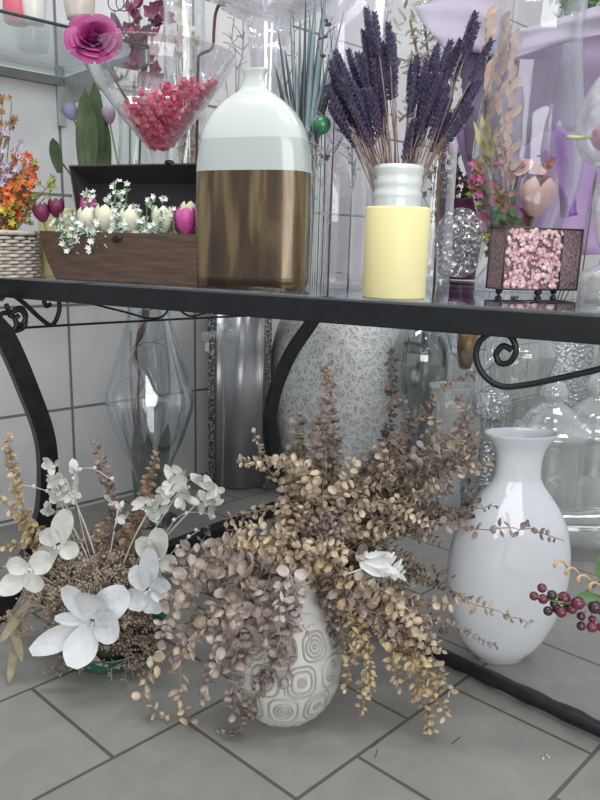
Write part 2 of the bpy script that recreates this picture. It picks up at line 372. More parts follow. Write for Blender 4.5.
# candles
YEL = mat('yellow_wax', (.80, .73, .36), .45, c2=(.82, .76, .42), sc=8, sss=.15); CREAMW = mat('cream_wax', (.75, .68, .38), .5, sss=.1)
def pillar(px, pyf, hw, pyt, m, label, org=None):
    P = stand(px, pyf, hw) if org is None else org; h = hgt(P, pyt)-P.z; r = hw*proj(P)[2]/FP
    t = thing('pillar_candle', P, label, 'candle')
    mb = MB(); mb.lathe(P, [(0, r*.97), (.003, r), (h*.5, r), (h-.004, r*.995), (h-.001, r*.97), (h-.003, r*.8), (h-.006, r*.3), (h-.006, .001)], 44); mb.build('wax_body', m, t)
    mb = MB(); mb.tube([P+V((0, 0, h-.006)), P+V((.001, 0, h-.001))], .001, 6); mb.build('wick', IRON, t)
    return P
CP = pillar(393, 299.5, 31.5, 207, YEL, 'broad pale yellow pillar candle at the table edge under the lavender')
CP2 = pillar(50, 276, 17, 208, YEL, 'pale yellow candle half hidden between basket and wooden chest', org=stand(34, 277, 14)+en*.07)

# white ribbed jar holding lavender, behind the candle
JP = stand(389, 289, 24)+en*.02
JAR = mat('ribbed_milk_glass', (.70, .76, .75), .2, c2=(.66, .72, .71), coat=.3)
pr = outline(399, JP, [(284, 24), (250, 25), (205, 24.5), (196, 25), (190, 24), (184, 24.8), (178, 24.2), (173, 25), (169, 25.5), (166, 24)])
vessel('lavender_jar', JP, pr, JAR, 'white ribbed-neck jar behind the yellow candle, holding the lavender', 'jar', 40, k=4)

# lavender stems
LAV = mat('lavender_bud', (.085, .07, .14), .8, c2=(.17, .14, .25), sc=90, bump=.4); LST = mat('lavender_straw', (.42, .32, .25), .7, c2=(.27, .18, .17), sc=50)
def lav_stem(mb1, mb2, a, b, bend, sl, wd=.0056):
    mid = (a+b)/2+bend; pts = [a*(1-t)**2+mid*2*t*(1-t)+b*t*t for t in [i/14 for i in range(15)]]
    mb1.tube(pts, .0009, 5)
    L = (b-a).length; k0 = 1-sl/L
    n = int(sl/.0052)
    for i in range(n):
        t = k0+(1-k0)*i/n; p = a*(1-t)**2+mid*2*t*(1-t)+b*t*t
        d = (b-mid).normalized(); s_ = wd*(.75+.35*math.sin(math.pi*i/n)+.12*(i % 4 == 0))
        for k in range(4):
            an = k*1.57+i*.8; q = d.orthogonal().normalized(); q.rotate(Matrix.Rotation(an, 3, d))
            dd = (d*1.2+q*.8).normalized(); mb2.petal(p+q*.0008, dd, q, s_*1.9, s_*1.25, .5, .3, .3, 2, 2)
mouth = JP+V((0, 0, hgt(JP, 168)-T))
lvt = []
for i in range(92):
    if i < 54: x = R.uniform(326, 394); y = 24+abs(x-375)*.85+R.uniform(-8, 62)
    else: x = R.uniform(412, 484); y = 62-(x-430)*.35+R.uniform(-16, 60)
    lvt.append((x, y))
lvt += [(478, 22), (492, 40), (476, 12), (366, 8), (374, 12), (335, 50), (332, 62), (330, 92), (388, 22)]
for (x, y) in lvt:
    b = at(x, y, JP.y+R.uniform(-.05, .05)); a = mouth+V((R.uniform(-.02, .02)+(x-400)*.0002, R.uniform(-.02, .02), -.10))
    # pass the mouth rim
    L = (b-a).length; o = V(a); t = thing('dried_lavender', a, 'dried dark violet lavender stem bunched in the white jar', 'dried flower', 'dried lavender stems in the white jar')
    m1, m2 = MB(), MB(); sl = R.uniform(.075, .115) if y > 25 else .08
    lav_stem(m1, m2, a, b, V((0, 0, .012+abs(x-400)*.0002)), sl)
    m1.build('stem', LST, t); m2.build('flower_spike', LAV, t)
for i in range(10):
    x = R.uniform(370, 425); y = R.uniform(95, 140); a = mouth+V((R.uniform(-.012, .012), R.uniform(-.012, .012), -.1)); b = at(x, y, JP.y+R.uniform(-.04, .04))
    mb = MB(); mb.tube([a, (a+b)/2+V((R.uniform(-.005, .005), 0, .0)), b], .0011, 5); tag(mb.build('dried_straw', LST, org=a), 'bare straw stalk among the lavender stems in the white jar', 'dried stalk', 'straw stalks in the lavender jar')

# ---------------------------------------------------------------- wooden chest with flowers
WOOD = mat('dark_wood', (.06, .034, .023), .42, c2=(.10, .06, .038), sc=6, stretch=(3, 3, 22), bump=.15, coat=.15); WIN = mat('black_lining', (.016, .015, .018), .8); BRS = mat('dark_metal_latch', (.05, .04, .035), .4, .8)
a0 = tab(51, 279)+en*.012; b0 = tab(193, 286.5)+en*.012; cx_ = (b0-a0).normalized(); cn = V((-cx_.y, cx_.x, 0))
if cn.y < 0: cn = -cn
CH = hgt(a0, 231)-T; CL = (b0-a0).length; CDp = .085
flare = .034
ch = thing('wooden_chest', a0, 'dark brown wooden chest with open lid, filled with tulips and small white flowers', 'chest')
def cl(a, b, h): return a0+cx_*a+cn*b+V((0, 0, h))
def hull(mb, z0, z1, d, f, n=8, th=.008):
    prof = [(z0+(z1-z0)*i/n, -f*math.sin(math.pi/2*(i/n))**1.0) for i in range(n+1)]
    outer = []
    for z, e in prof: outer.append([cl(e, 0, z), cl(CL-e, 0, z), cl(CL-e, d, z), cl(e, d, z)])
    inner = []
    for z, e in reversed(prof[1:]): inner.append([cl(e+th, th, z), cl(CL-e-th, th, z), cl(CL-e-th, d-th, z), cl(e+th, d-th, z)])
    al = outer+inner; vs = [p for r_ in al for p in r_]
    fs = [(i*4+k, i*4+(k+1) % 4, (i+1)*4+(k+1) % 4, (i+1)*4+k) for i in range(len(al)-1) for k in range(4)]
    fs += [(3, 2, 1, 0), tuple((len(al)-1)*4+k for k in range(4))]; mb.add(vs, fs)
mb = MB(); hull(mb, 0, CH, CDp, flare); mb.build('chest_body', WOOD, ch, smooth=False, bevel=.001)
mb = MB(); mb.lathe(cl(CL*.47, -.002, CH-.012), [(0, .004), (.001, .011), (.002, .011), (.003, .004)], 14, ax=Matrix.Rotation(math.pi/2, 3, cx_), sy=.6); mb.build('latch_plate', BRS, ch)
LH = .152; tilt = .38   # lid leaning back
def ll(a, u, w_): # a along, u up the lid, w outwards (toward the viewer)
    return cl(a, CDp, CH)+(V((0, 0, 1))*math.cos(tilt)+cn*math.sin(tilt))*u+(-cn*math.cos(tilt)+V((0, 0, 1))*math.sin(tilt))*w_
mb = MB()
lw_ = [(-.020, 0), (-.020+.0, .0)]
q0 = [ll(-.004, 0, 0), ll(CL-.004, 0, 0), ll(CL+.012, LH, .0), ll(-.070, LH, .0)]
q1 = [ll(-.004, 0, -.05), ll(CL-.004, 0, -.05), ll(CL-.012, LH*.9, -.05), ll(-.045, LH*.9, -.05)]
q2 = [ll(-.002, .006, 0), ll(CL-.010, .006, 0), ll(CL+.004, LH-.003, 0), ll(-.066, LH-.003, 0)]
q3 = [ll(.002, .010, -.042), ll(CL-.010, .010, -.042), ll(CL-.014, LH*.85, -.042), ll(-.038, LH*.85, -.042)]
vs = q1+q0+q2+q3
mb.add(vs, [(3, 2, 1, 0)]+[(i*4+k, i*4+(k+1) % 4, (i+1)*4+(k+1) % 4, (i+1)*4+k) for i in range(2) for k in range(4)])
lid = mb.build('lid', WOOD, ch, smooth=False)
mb = MB(); mb.add(q2+q3, [(k, (k+1) % 4, 4+(k+1) % 4, 4+k) for k in range(4)]+[(4, 5, 6, 7)]); mb.build('lid_lining', WIN, lid, org=a0, smooth=False, label='black inside of the lid')
mb = MB(); mb.ball(ll(CL*.56, LH+.002, 0), .008, sc=(1.3, .6, .7)); mb.build('clasp', BRS, lid, org=a0)

def rotto(d): return V((0, 0, 1)).rotation_difference(V(d).normalized()).to_matrix()
def tulip(base, top, r, m, label, cat='tulip', group=None, stem_m=STEMG, open_=.0, name='tulip'):
    base = V(base); top = V(top); t = thing(name, base, label, cat, group)
    mb = MB(); mb.tube([base, base.lerp(top, .5), top], .0022, 6); mb.build('stem', stem_m, t)
    d = (top-base).normalized(); mb = MB(); q = d.orthogonal().normalized(); L = r*2.3
    for k in range(6):
        an = k*math.pi/3; a = q.copy(); a.rotate(Matrix.Rotation(an, 3, d)); rr = r*(.93 if k % 2 else 1.02)
        sdv = d.cross(a); vs = []; nu, nv = 7, 4
        for i in range(nu+1):
            t_ = i/nu; rad = rr*(math.sin(math.pi*min(.92, t_*.72+.05))**.7)*(1+open_*t_*t_); wa = .72*math.sin(math.pi*min(.98, t_*.82+.16))**.6
            if i == nu: wa = .08; rad *= .92
            for j in range(nv+1):
                u = (2*j/nv-1)*wa; p = top+d*(L*t_)+(a*math.cos(u)+sdv*math.sin(u))*rad; vs.append(p)
        mb.add(vs, [(i*(nv+1)+j, i*(nv+1)+j+1, (i+1)*(nv+1)+j+1, (i+1)*(nv+1)+j) for i in range(nu) for j in range(nv)])
    mb.build('petals', m, t); return t
CREAM = mat('cream_petal', (.80, .77, .62), .5, c2=(.76, .78, .58), sc=40, sss=.1); MAG = mat('magenta_petal', (.45, .045, .24), .5, c2=(.60, .11, .36), sc=40); BURG = mat('burgundy_petal', (.12, .012, .05), .5, c2=(.22, .03, .10), sc=50)
WHT = mat('white_petal', (.80, .82, .80), .5, c2=(.72, .76, .72)); PALEG = mat('mint_leaf', (.20, .36, .22), .5, c2=(.38, .50, .38), sc=80)
zc = (a0+b0).y/2+.05
def chest_pt(px, py, b): # point over the chest at depth b
    P = onplane(px, py, a0+cn*b, cx_); return P
def in_chest(px, b):
    P = onplane(px, 240, a0+cn*b, cx_); return V((P.x, P.y, T+.012))
for (px, py, b, r, m, lab) in ((88, 221, .05, .022, CREAM, 'cream tulip at the left of the chest beside the pink bud'), (106, 220, .045, .023, CREAM, 'cream tulip second from the left in the chest, open wide'),
                             (130, 222, .05, .022, CREAM, 'cream tulip standing alone above the chest latch'), (163, 221, .05, .022, CREAM, 'cream tulip left of the magenta tulip in the chest'),
                             (186, 223, .035, .022, MAG, 'magenta tulip in the chest next to the flask vase'), (190, 214, .065, .020, CREAM, 'cream tulip peeking out behind the magenta tulip'),
                             (89, 206, .065, .018, MAG, 'small magenta tulip bud behind the cream tulips')):
    top = chest_pt(px, py+12, b); tulip(in_chest(px, b), top, r, m, lab)
def floret_sprig(base, tips, fl_r, m_st, m_fl, label, cat, name, npet=5, per=6, spread=.018, leafm=None, group=None, fname='blossoms', pw=.6, fdir=None, tip_jit=None):
    t = thing(name, base, label, cat, group); m1, m2, m3 = MB(), MB(), MB(); base = V(base)
    for tp in tips:
        tp = V(tp); mid = base.lerp(tp, .5)+V((R.uniform(-.01, .01), R.uniform(-.01, .01), .01)); pts = [base*(1-s)**2+mid*2*s*(1-s)+tp*s*s for s in [i/6 for i in range(7)]]
        m1.tube(pts, .0011, 4)
        for k in range(per):
            s = R.uniform(.45, 1) if k else 1; c = base*(1-s)**2+mid*2*s*(1-s)+tp*s*s
            p = c+V((R.uniform(-1, 1), R.uniform(-1, 1), R.uniform(-.6, 1)))*spread*(.5 if s > .9 else 1)
            m1.tube([c, p], .0007, 3)
            d = (fdir or V((0, -1, .3)))+V((R.uniform(-.8, .8), R.uniform(-.5, .5), R.uniform(-.5, .8))); d.normalize(); q = d.orthogonal().normalized()
            q.rotate(Matrix.Rotation(R.uniform(0, 6), 3, d))
            for j in range(npet):
                a = q.copy(); a.rotate(Matrix.Rotation(2*math.pi*j/npet, 3, d)); m2.petal(p, a+d*.35, d, fl_r*R.uniform(.85, 1.15), fl_r*pw, .3, .3, .3, 2, 2)
            if leafm:
                for _ in range(2):
                    dd = V((R.uniform(-1, 1), R.uniform(-1, .3), R.uniform(-.3, 1))); m3.petal(c, dd, V((0, -1, .5)), fl_r*1.6, fl_r*.55, .2, .2, .1, 3, 2)
    m1.build('stem', m_st, t); m2.build(fname, m_fl, t)
    if leafm: m3.build('leaves', leafm, t)
    return t
for (px, py, b, lab) in ((62, 210, .03, 'white starry filler sprig over the left end of the chest'), (80, 224, .005, 'white starry filler sprig spilling over the chest front at left'), (70, 232, -.008, 'lowest white starry filler sprig hanging over the chest front left'), (100, 232, .005, 'white starry filler sprig low in front of the cream tulips'),
                         (122, 192, .055, 'tall white starry filler sprig in front of the black lid'), (143, 208, .05, 'white starry filler sprig right of the lone cream tulip'), (118, 226, .008, 'white starry filler sprig just left of the chest latch'), (152, 220, .03, 'white starry filler sprig between the two right cream tulips'),
                         (172, 206, .06, 'white starry filler sprig behind the right-hand tulips'), (98, 200, .055, 'white starry filler sprig behind the left cream tulips')):
    tips = [chest_pt(px+R.uniform(-12, 12), py+R.uniform(-9, 9), b+R.uniform(-.01, .01)) for _ in range(5)]
    floret_sprig(in_chest(px+(5 if px < 90 else 0), max(b, .03)), tips, R.uniform(.0068, .008), STEMG, WHT, lab, 'filler flower', 'filler_flower_sprig', 5, 6, .014, PALEG)
tulip(in_chest(56, .03), chest_pt(44, 222, .01), .016, BURG, 'burgundy flower leaning out left over the chest corner', 'flower', name='burgundy_flower')
tulip(in_chest(60, .04), chest_pt(57, 217, .03), .016, BURG, 'burgundy flower behind the one at the chest corner', 'flower', name='burgundy_flower')

# ---------------------------------------------------------------- wicker basket with autumn flowers
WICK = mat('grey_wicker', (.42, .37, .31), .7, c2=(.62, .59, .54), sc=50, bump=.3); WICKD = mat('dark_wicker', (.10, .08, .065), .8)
BP = stand(-14, 278.5, 52)+en*.0; br_ = 52*proj(BP)[2]/FP; bh = hgt(BP, 232)-T
bk = thing('wicker_basket', BP, 'grey woven wicker basket of autumn flowers at the left table end', 'basket')
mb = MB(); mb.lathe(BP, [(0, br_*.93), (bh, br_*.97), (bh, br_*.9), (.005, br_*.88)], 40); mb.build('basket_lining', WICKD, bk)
mb = MB()
for i in range(12):
    z = (i+.5)*bh/13
    pts = [BP+V((math.cos(a)*rr, math.sin(a)*rr, z)) for k in range(121) for a in [2*math.pi*k/120] for rr in [br_*(.965+.035*math.sin(a*18+math.pi*i))]]
    mb.tube(pts, bh/13*.5, 5, cap=False)
mb.build('weave', WICK, bk)
mb = MB(); mb.tube([BP+V((math.cos(2*math.pi*k/60)*br_, math.sin(2*math.pi*k/60)*br_, bh)) for k in range(61)], .005, 6); mb.build('rim', WICK, bk, label='lighter braided rim')
ORA = mat('orange_leaf', (.72, .20, .04), .6, c2=(.60, .09, .03), sc=70); YLW = mat('yellow_leaf', (.78, .58, .06), .6, c2=(.62, .50, .10), sc=70); LIL = mat('lilac_leaf', (.42, .36, .52), .6, c2=(.55, .48, .60), sc=70); RUS = mat('rust_leaf', (.22, .09, .05), .6, c2=(.40, .24, .10), sc=70); OLV = mat('olive_leaf', (.33, .33, .08), .6, c2=(.18, .24, .07), sc=60)
for (px, py, m, lab, n) in ((24, 165, ORA, 'orange-red spray on the right of the wicker basket', 7), (38, 178, ORA, 'orange-red spray leaning right out of the basket', 4), (12, 190, ORA, 'orange spray low in the middle of the basket', 6), (34, 200, ORA, 'red-orange spray just above the basket rim', 4),
                         (4, 205, YLW, 'yellow spray at the lower left of the basket', 6), (20, 216, YLW, 'yellow spray low over the basket rim', 5), (44, 190, OLV, 'olive-green spray at the right edge of the basket', 4), (40, 160, OLV, 'small olive-yellow spray tip behind the orange one', 3),
                         (8, 140, LIL, 'lilac spray standing left above the orange flowers', 6), (12, 160, LIL, 'lilac spray just behind the orange flowers', 4), (2, 112, RUS, 'tall rust-brown spray at the far left edge', 6), (3, 92, RUS, 'topmost rust-brown spray tip at the left edge', 3)):
    yy = BP.y-.01+R.uniform(-.04, .04)
    tips = [at(px+R.uniform(-13, 10), py+R.uniform(-12, 12), yy+R.uniform(-.02, .02)) for _ in range(n)]
    floret_sprig(BP+V((R.uniform(-.02, .04), R.uniform(-.03, .02), .02)), tips, .0095, STEMB, m, lab, 'artificial flower', 'autumn_flower_spray', 5, 8, .016, None, pw=.5)

# ---------------------------------------------------------------- wall shelf
SH = 1.293; BRK = mat('satin_grey_metal', (.42, .43, .44), .35, .6)
aE = plane(148, 49, SH); s0 = (aE-W0).dot(WD); outl = (aE-W0).dot(WN)
sh = thing('glass_wall_shelf', wp(s0, SH), 'clear glass wall shelf on a grey arm bracket above the basket', 'shelf')
gA, gB = wp(-.6, SH, .02), wp(s0+.02, SH, .02); gC, gD = gB+WN*(outl-.02), gA+WN*(outl-.02)
mb = MB(); up = V((0, 0, .008)); q = [gA, gB, gC, gD]; mb.add([p+up*.3 for p in q]+[p+up*1.3 for p in q], [(3, 2, 1, 0), (4, 5, 6, 7), (0, 1, 5, 4), (1, 2, 6, 5), (2, 3, 7, 6), (3, 0, 4, 7)])
mb.build('glass_pane', glass('shelf_glass', (.88, .92, .91), .10, .5), sh, smooth=False)
mb = MB(); mb.tube([gD+up*.8, gC+up*.8], .0035, 6); mb.build('pane_edge', mat('dark_glass_edge', (.05, .08, .08), .2), sh)
mb = MB(); aa = wp(s0, SH-.035, .0); ab = wp(s0, SH-.012, outl); mb.add([aa+V((0, 0, -.045))-WD*.006, aa+V((0, 0, .035))-WD*.006, ab+V((0, 0, .012))-WD*.006, ab+V((0, 0, -.022))-WD*.006, aa+V((0, 0, -.045))+WD*.006, aa+V((0, 0, .035))+WD*.006, ab+V((0, 0, .012))+WD*.006, ab+V((0, 0, -.022))+WD*.006],
    [(0, 1, 2, 3), (7, 6, 5, 4), (0, 4, 5, 1), (1, 5, 6, 2), (2, 6, 7, 3), (3, 7, 4, 0)]); mb.build('bracket_arm', BRK, sh, smooth=False, bevel=.002)
mb = MB(); mb.box(wp(s0-.01, SH-.05, .008), .022, .016, .16, WD, WN); mb.build('wall_upright', BRK, sh, smooth=False, bevel=.001)
mb = MB(); mb.box(wp(s0-.35, SH-.012, .012), .68, .02, .022, WD, WN); mb.build('back_rail', mat('rail_grey', (.22, .22, .22), .4, .5), sh, smooth=False)
PINKW = mat('pink_wax', (.72, .16, .22), .5, sss=.1)
P = plane(17, 24, SH+.011); r = 12.5*proj(P)[2]/FP; c_ = P+V((0, 0, 0))
mb = MB(); mb.lathe(c_, [(0, r*.9), (.004, r), (.14, r), (.143, r*.9)], 30); tag(mb.build('pink_candle', PINKW, org=c_), 'pink pillar candle standing on the glass wall shelf', 'candle')
P = plane(33, 52, SH+.011); r = 16*proj(P)[2]/FP
o = vessel('glass_bowl', P, [(0, r*.75), (.006, r*.95), (.028, r), (.045, r*1.05)], GLASSD, 'low smoky glass bowl standing on the wall shelf', 'bowl')
for k, (px, py, hw, hh) in enumerate(((100, 22, 26, .3), (55, 26, 20, .28))):
    P = plane(px-20, py-2, SH+.011); r = hw*proj(P)[2]/FP*.6
    m_ = mat('white_ceramic_shelf' if k else 'beige_ceramic_shelf', (.72, .72, .70) if k else (.62, .57, .5), .3)
    vessel('shelf_vase', P, [(0, r*.8), (.05, r), (.2, r), (hh, r*.9)], m_, ('white' if k else 'beige')+' cylinder vase on the glass wall shelf', 'vase')
# small leaning glass stem vessel by the basket
P = tab(50, 271)
vessel('bottle_vase', stand(62, 273, 18)+en*.1, outline(0, stand(62, 273, 18)+en*.1, [(268, 16), (240, 18), (190, 15), (150, 11), (128, 7), (122, 6)]), GLASS, 'slender clear glass bottle between basket flowers and chest lid', 'vase', 28)

# ---------------------------------------------------------------- tulips in glass behind the chest, magenta rose, orchid
TP = stand(99, 276, 22)+en*.14
pr = outline(0, TP, [(266, 20), (230, 22), (180, 20), (150, 17), (120, 16), (105, 20), (96, 24)])
vessel('flower_vase', TP, pr, GLASSG, 'clear glass vase of tulip stems behind the open chest', 'vase', 32)
BLUT = mat('blue_violet_petal', (.22, .24, .40), .5, c2=(.34, .30, .48)); PURT = mat('dusky_purple_petal', (.34, .24, .38), .5, c2=(.45, .36, .48))
zt = TP.y
for (px, py, m, lab) in ((74, 108, BLUT, 'blue-violet tulip with drooping head behind the chest'), (110, 112, PURT, 'dusky purple tulip under the martini glass rim')):
    t = at(px, py+12, zt); tulip(TP+V((0, 0, .02)), t, .017, m, lab)
for (x0, y0, x1, y1, wpx, lab) in ((60, 160, 56, 137, 12, ''), (84, 165, 86, 90, 16, ''), (98, 165, 97, 84, 16, ''), (108, 165, 106, 118, 14, ''), (92, 160, 92, 105, 14, '')):
    b = at(x0, y0, zt); t = at(x1, y1, zt+R.uniform(-.02, .02)); m1 = MB(); foot = TP+V((R.uniform(-.01, .01), R.uniform(-.01, .01), .01))
    m1.tube([foot, b.lerp(foot, .3), b], .0025, 5)
    m1.petal(b-V((0, 0, .03)), t-b, V((R.uniform(-.4, .4), -1, .1)), (t-b).length+.03, wpx*zt/FP, .4, .2, .1, 8, 4)
    tag(m1.build('tulip_leaf', mat('tulip_leaf', (.06, .10, .045), .5, c2=(.11, .16, .08), sc=20), org=foot), 'broad green tulip leaf standing in the glass vase behind the chest', 'leaf', 'tulip leaves behind the chest')

def rose(c, d, r, m, label, foot, m_st=STEMG, leafs=True, cup=1.0, name='rose', bend=V((0, 0, 0))):
    c = V(c); t = thing(name, foot, label, 'rose'); d = V(d).normalized(); mb = MB(); q = d.orthogonal().normalized()
    for ring in range(7):
        n = 3+ring//2; rr = r*(.10+.145*ring); hh = r*(1.0-.085*ring)
        for k in range(n):
            an = ring*1.1+2*math.pi*k/n; nv, nu = 6, 5; vs = []; span = (2*math.pi/n)*.78; op = .06+.075*ring
            for i in range(nu+1):
                tt = i/nu
                for j in range(nv+1):
                    u = (2*j/nv-1)*span*(.55+.45*math.sin(math.pi*min(1, tt*.8+.25))); a = q.copy(); a.rotate(Matrix.Rotation(an+u, 3, d))
                    rad = rr*(.35+.65*math.sin(math.pi/2*tt)**.8)*(1+op*tt**3*1.0)+r*.03*(j/nv)
                    hz = -r*.5+hh*1.25*tt*(1-.16*(2*j/nv-1)**2)-(op*.45*r*tt**5)
                    vs.append(c+a*rad+d*hz)
            mb.add(vs, [(i*(nv+1)+j, i*(nv+1)+j+1, (i+1)*(nv+1)+j+1, (i+1)*(nv+1)+j) for i in range(nu) for j in range(nv)])
    for k in range(3):   # outer, folded back
        a = q.copy(); a.rotate(Matrix.Rotation(k*1.57+.5, 3, d)); mb.petal(c-d*r*.35+a*r*.5, a+d*.25, d, r*.62, r*.95, .45, -.5, .6, 5, 5, .01)
    mb.build('bloom', m, t); mb = MB(); mb.tube([c-d*r*.5, c-d*r*.8+V((0, 0, -r*.6))+bend*.5, c+bend+V((0, 0, -.05)), foot], .0028, 6); mb.build('stem', m_st, t)
    if leafs:
        mb = MB()
        for k in range(3):
            a = V((math.cos(k*2.1), math.sin(k*2.1), .1)); mb.petal(c-d*r*.5-V((0, 0, r*.35)), a-V((0, 0, .3)), V((0, -.3, 1)), r*1.3, r*.7, .2, .2, .1)
        mb.build('leaves', LEAFG, t)
    return t
MROSE = mat('magenta_rose_petal', (.22, .018, .11), .5, c2=(.40, .045, .22), sc=30)
rose(at(93, 36, 1.44), V((.15, -1, .45)), .037, MROSE, 'large magenta rose standing above the martini glass rim', TP+V((-.012, .012, .02)), bend=V((.03, .26, -.06)))
ORC = mat('burgundy_orchid', (.13, .03, .07), .55, c2=(.27, .07, .15), sc=70)
zo = zt+.06; OB = V((at(128, 200, zo).x, zo, T+.0))
tips = [at(x, y, zo+R.uniform(-.02, .02)) for x, y in ((128, 8), (140, 4), (150, 12), (162, 6), (168, 14), (136, 16), (158, -4))]
t = floret_sprig(at(136, 130, zo), tips, .020, STEMB, ORC, 'burgundy orchid cluster at the top left behind the martini glass', 'artificial flower', 'orchid_cluster', 5, 5, .016, None, pw=.9)
mb = MB(); mb.tube([OB, at(130, 130, zo), at(136, 60, zo), at(138, 20, zo)], .003, 6); mb.build('main_stem', STEMB, t)
LFD = mat('dark_violet_leaf', (.06, .05, .07), .45, c2=(.10, .10, .11)); mb = MB()
for (x0, y0, x1, y1) in ((122, 34, 113, 16), (134, 38, 150, 27), (136, 40, 146, 30)): a, b = at(x0, y0, zo-.01), at(x1, y1, zo-.01); mb.petal(a, b-a, V((0, -1, .3)), (b-a).length*1.2, .017, .2, .1, .1, 6, 3)
mb.build('leaves', LFD, t); mb = MB(); mb.mi = 0
for (x, y, rr) in ((116, 3, 8), (124, 3, 8)):
    mb.tube([at(x+rr*math.cos(a), y+rr*math.sin(a), zo-.01) for a in [2*math.pi*k/20 for k in range(21)]], .0012, 5)
mb.tube([at(114, 10, zo-.01), at(118, 26, zo-.01), at(128, 42, zo-.01)], .0012, 5)
mb.build('wire_loop', IRON, t)

# ---------------------------------------------------------------- martini glass with pink crystals
MP = V((at(160, 200, 1.56).x, 1.56, T))
pr = outline(0, MP, [(278, 34), (276, 33), (272, 8), (262, 4.5), (220, 4), (172, 4.5), (160, 7.5), (152, 9), (147, 12), (138, 21), (120, 36), (90, 58), (56, 79.5)])
mart = MB(); pr_ = [(h, r) for h, r in pr]; pr_[0] = (0, pr_[0][1]); inner = [(h+.002, max(r-.003, .001)) for h, r in reversed(pr_[8:])]
mart.lathe(MP, pr_+inner, 60); tag(mart.build('martini_glass', GLASS, org=MP), 'giant martini glass holding pink crystals behind the chest', 'glass')
CRY = mat('pink_crystal', (.72, .06, .16), .12, c2=(.90, .25, .36), sc=90, coat=.5, trans=.25); 
proto = []
for k in range(3):
    mb = MB(); mb.ball(V(), .0088, 6, 4, (1, .8, .9)); mb.v = [p+V((R.uniform(-1, 1), R.uniform(-1, 1), R.uniform(-1, 1)))*.0022 for p in mb.v]
    o = mb.build('crystal', CRY, smooth=False); proto.append(o)
cone = pr_[8:]
def conr(h):
    for (h0, r0), (h1, r1) in zip(cone, cone[1:]):
        if h0 <= h <= h1: return r0+(r1-r0)*(h-h0)/(h1-h0)
    return 0
cnt = 0; hlo = cone[0][0]; hA = hgt(MP, 98)-T
while cnt < 280:
    a = R.uniform(0, 6.283); h = R.uniform(hlo, hA+.04); rr = conr(h)-.009
    if rr < .003: rr = .003
    u = R.uniform(0, 1)**.35*rr; x, y = math.cos(a)*u, math.sin(a)*u
    if h > hA+x*.30+R.uniform(-.004, .004): continue
    o = proto[cnt % 3] if cnt < 3 else proto[cnt % 3].copy()
    if cnt >= 3: COL.objects.link(o)
    o.location = MP+V((x, y, h)); o.rotation_euler = (R.uniform(0, 3), R.uniform(0, 3), R.uniform(0, 3))
    s_ = R.uniform(.75, 1.15); o.scale = (s_, s_, s_)
    tag(o, 'small pink crystal chunk heaped inside the giant martini glass', 'crystal', 'pink crystals in the martini glass'); cnt += 1

mb = MB(); k = 0
while k < 420:
    a = R.uniform(0, 6.283); h = R.uniform(hlo, hA+.04); rr = max(conr(h)-.008, .003); u = math.sqrt(R.uniform(0, 1))*rr; x, y = math.cos(a)*u, math.sin(a)*u
    if h > hA+x*.30-.003: continue
    o_ = len(mb.v); mb.ball(MP+V((x, y, h)), .0075, 5, 3, (1, .8, .9)); k += 1
    for q in range(o_, len(mb.v)): mb.v[q] += V((R.uniform(-1, 1), R.uniform(-1, 1), R.uniform(-1, 1)))*.002
tag(mb.build('crystal_heap', CRY, org=MP, smooth=False), 'the smaller pink crystal grit filling the gaps in the martini glass', 'crystals', kind='stuff')
# cylinder vase with cream blossoms
CV = V((at(186, 200, 1.72).x, 1.72, T)); pr = outline(0, CV, [(272, 21), (200, 20.5), (100, 20.5), (-10, 21)])
vessel('cylinder_vase', CV, pr, GLASS, 'tall clear cylinder vase of cream blossoms behind the martini glass', 'vase', 32)
BLS = mat('pale_blossom', (.60, .57, .47), .6, c2=(.72, .71, .64), sc=60)
for k, (py, lab) in enumerate(((18, 'topmost'), (48, 'second'), (84, 'middle'), (120, 'fourth'), (150, 'lowest'))):
    tips = [at(186+R.uniform(-12, 12), py+R.uniform(-14, 14), CV.y-.005+R.uniform(-.015, .015)) for _ in range(3)]
    floret_sprig(CV+V((R.uniform(-.008, .008), R.uniform(-.008, .008), .02)), tips, .017, STEMB, BLS, lab+' cream silk blossom spray inside the tall cylinder vase', 'artificial flower', 'blossom_spray', 5, 3, .012, None, pw=.9)

# trumpet glass behind the flask
TG = V((at(266, 200, 1.62).x, 1.62, T)); pr = outline(0, TG, [(276, 36), (273, 34), (268, 12), (240, 11), (180, 13), (100, 15.5), (60, 18), (30, 22), (20, 26), (14, 36), (6, 50), (-8, 68), (-30, 85)])
vessel('trumpet_vase', TG, pr, GLASSR, 'tall glass vase with fluted stem and wide flared bowl behind the flask', 'vase', 48, wob=lambda a, h: 1+.035*math.cos(14*a), k=3)
# dark red twig
mb = MB(); q = [at(198, 70, 1.66), at(200, 55, 1.66), at(212, 48, 1.66), at(214, 30, 1.66), at(216, 12, 1.66), at(224, -6, 1.66)]
b = V((q[0].x, 1.66, T)); mb.tube(smooth_path([b, at(197, 160, 1.66)]+q), .0035, 6); tag(mb.build('red_twig', mat('dark_red_bark', (.13, .04, .05), .5), org=b), 'curved dark red twig left of the fluted glass stem', 'twig')
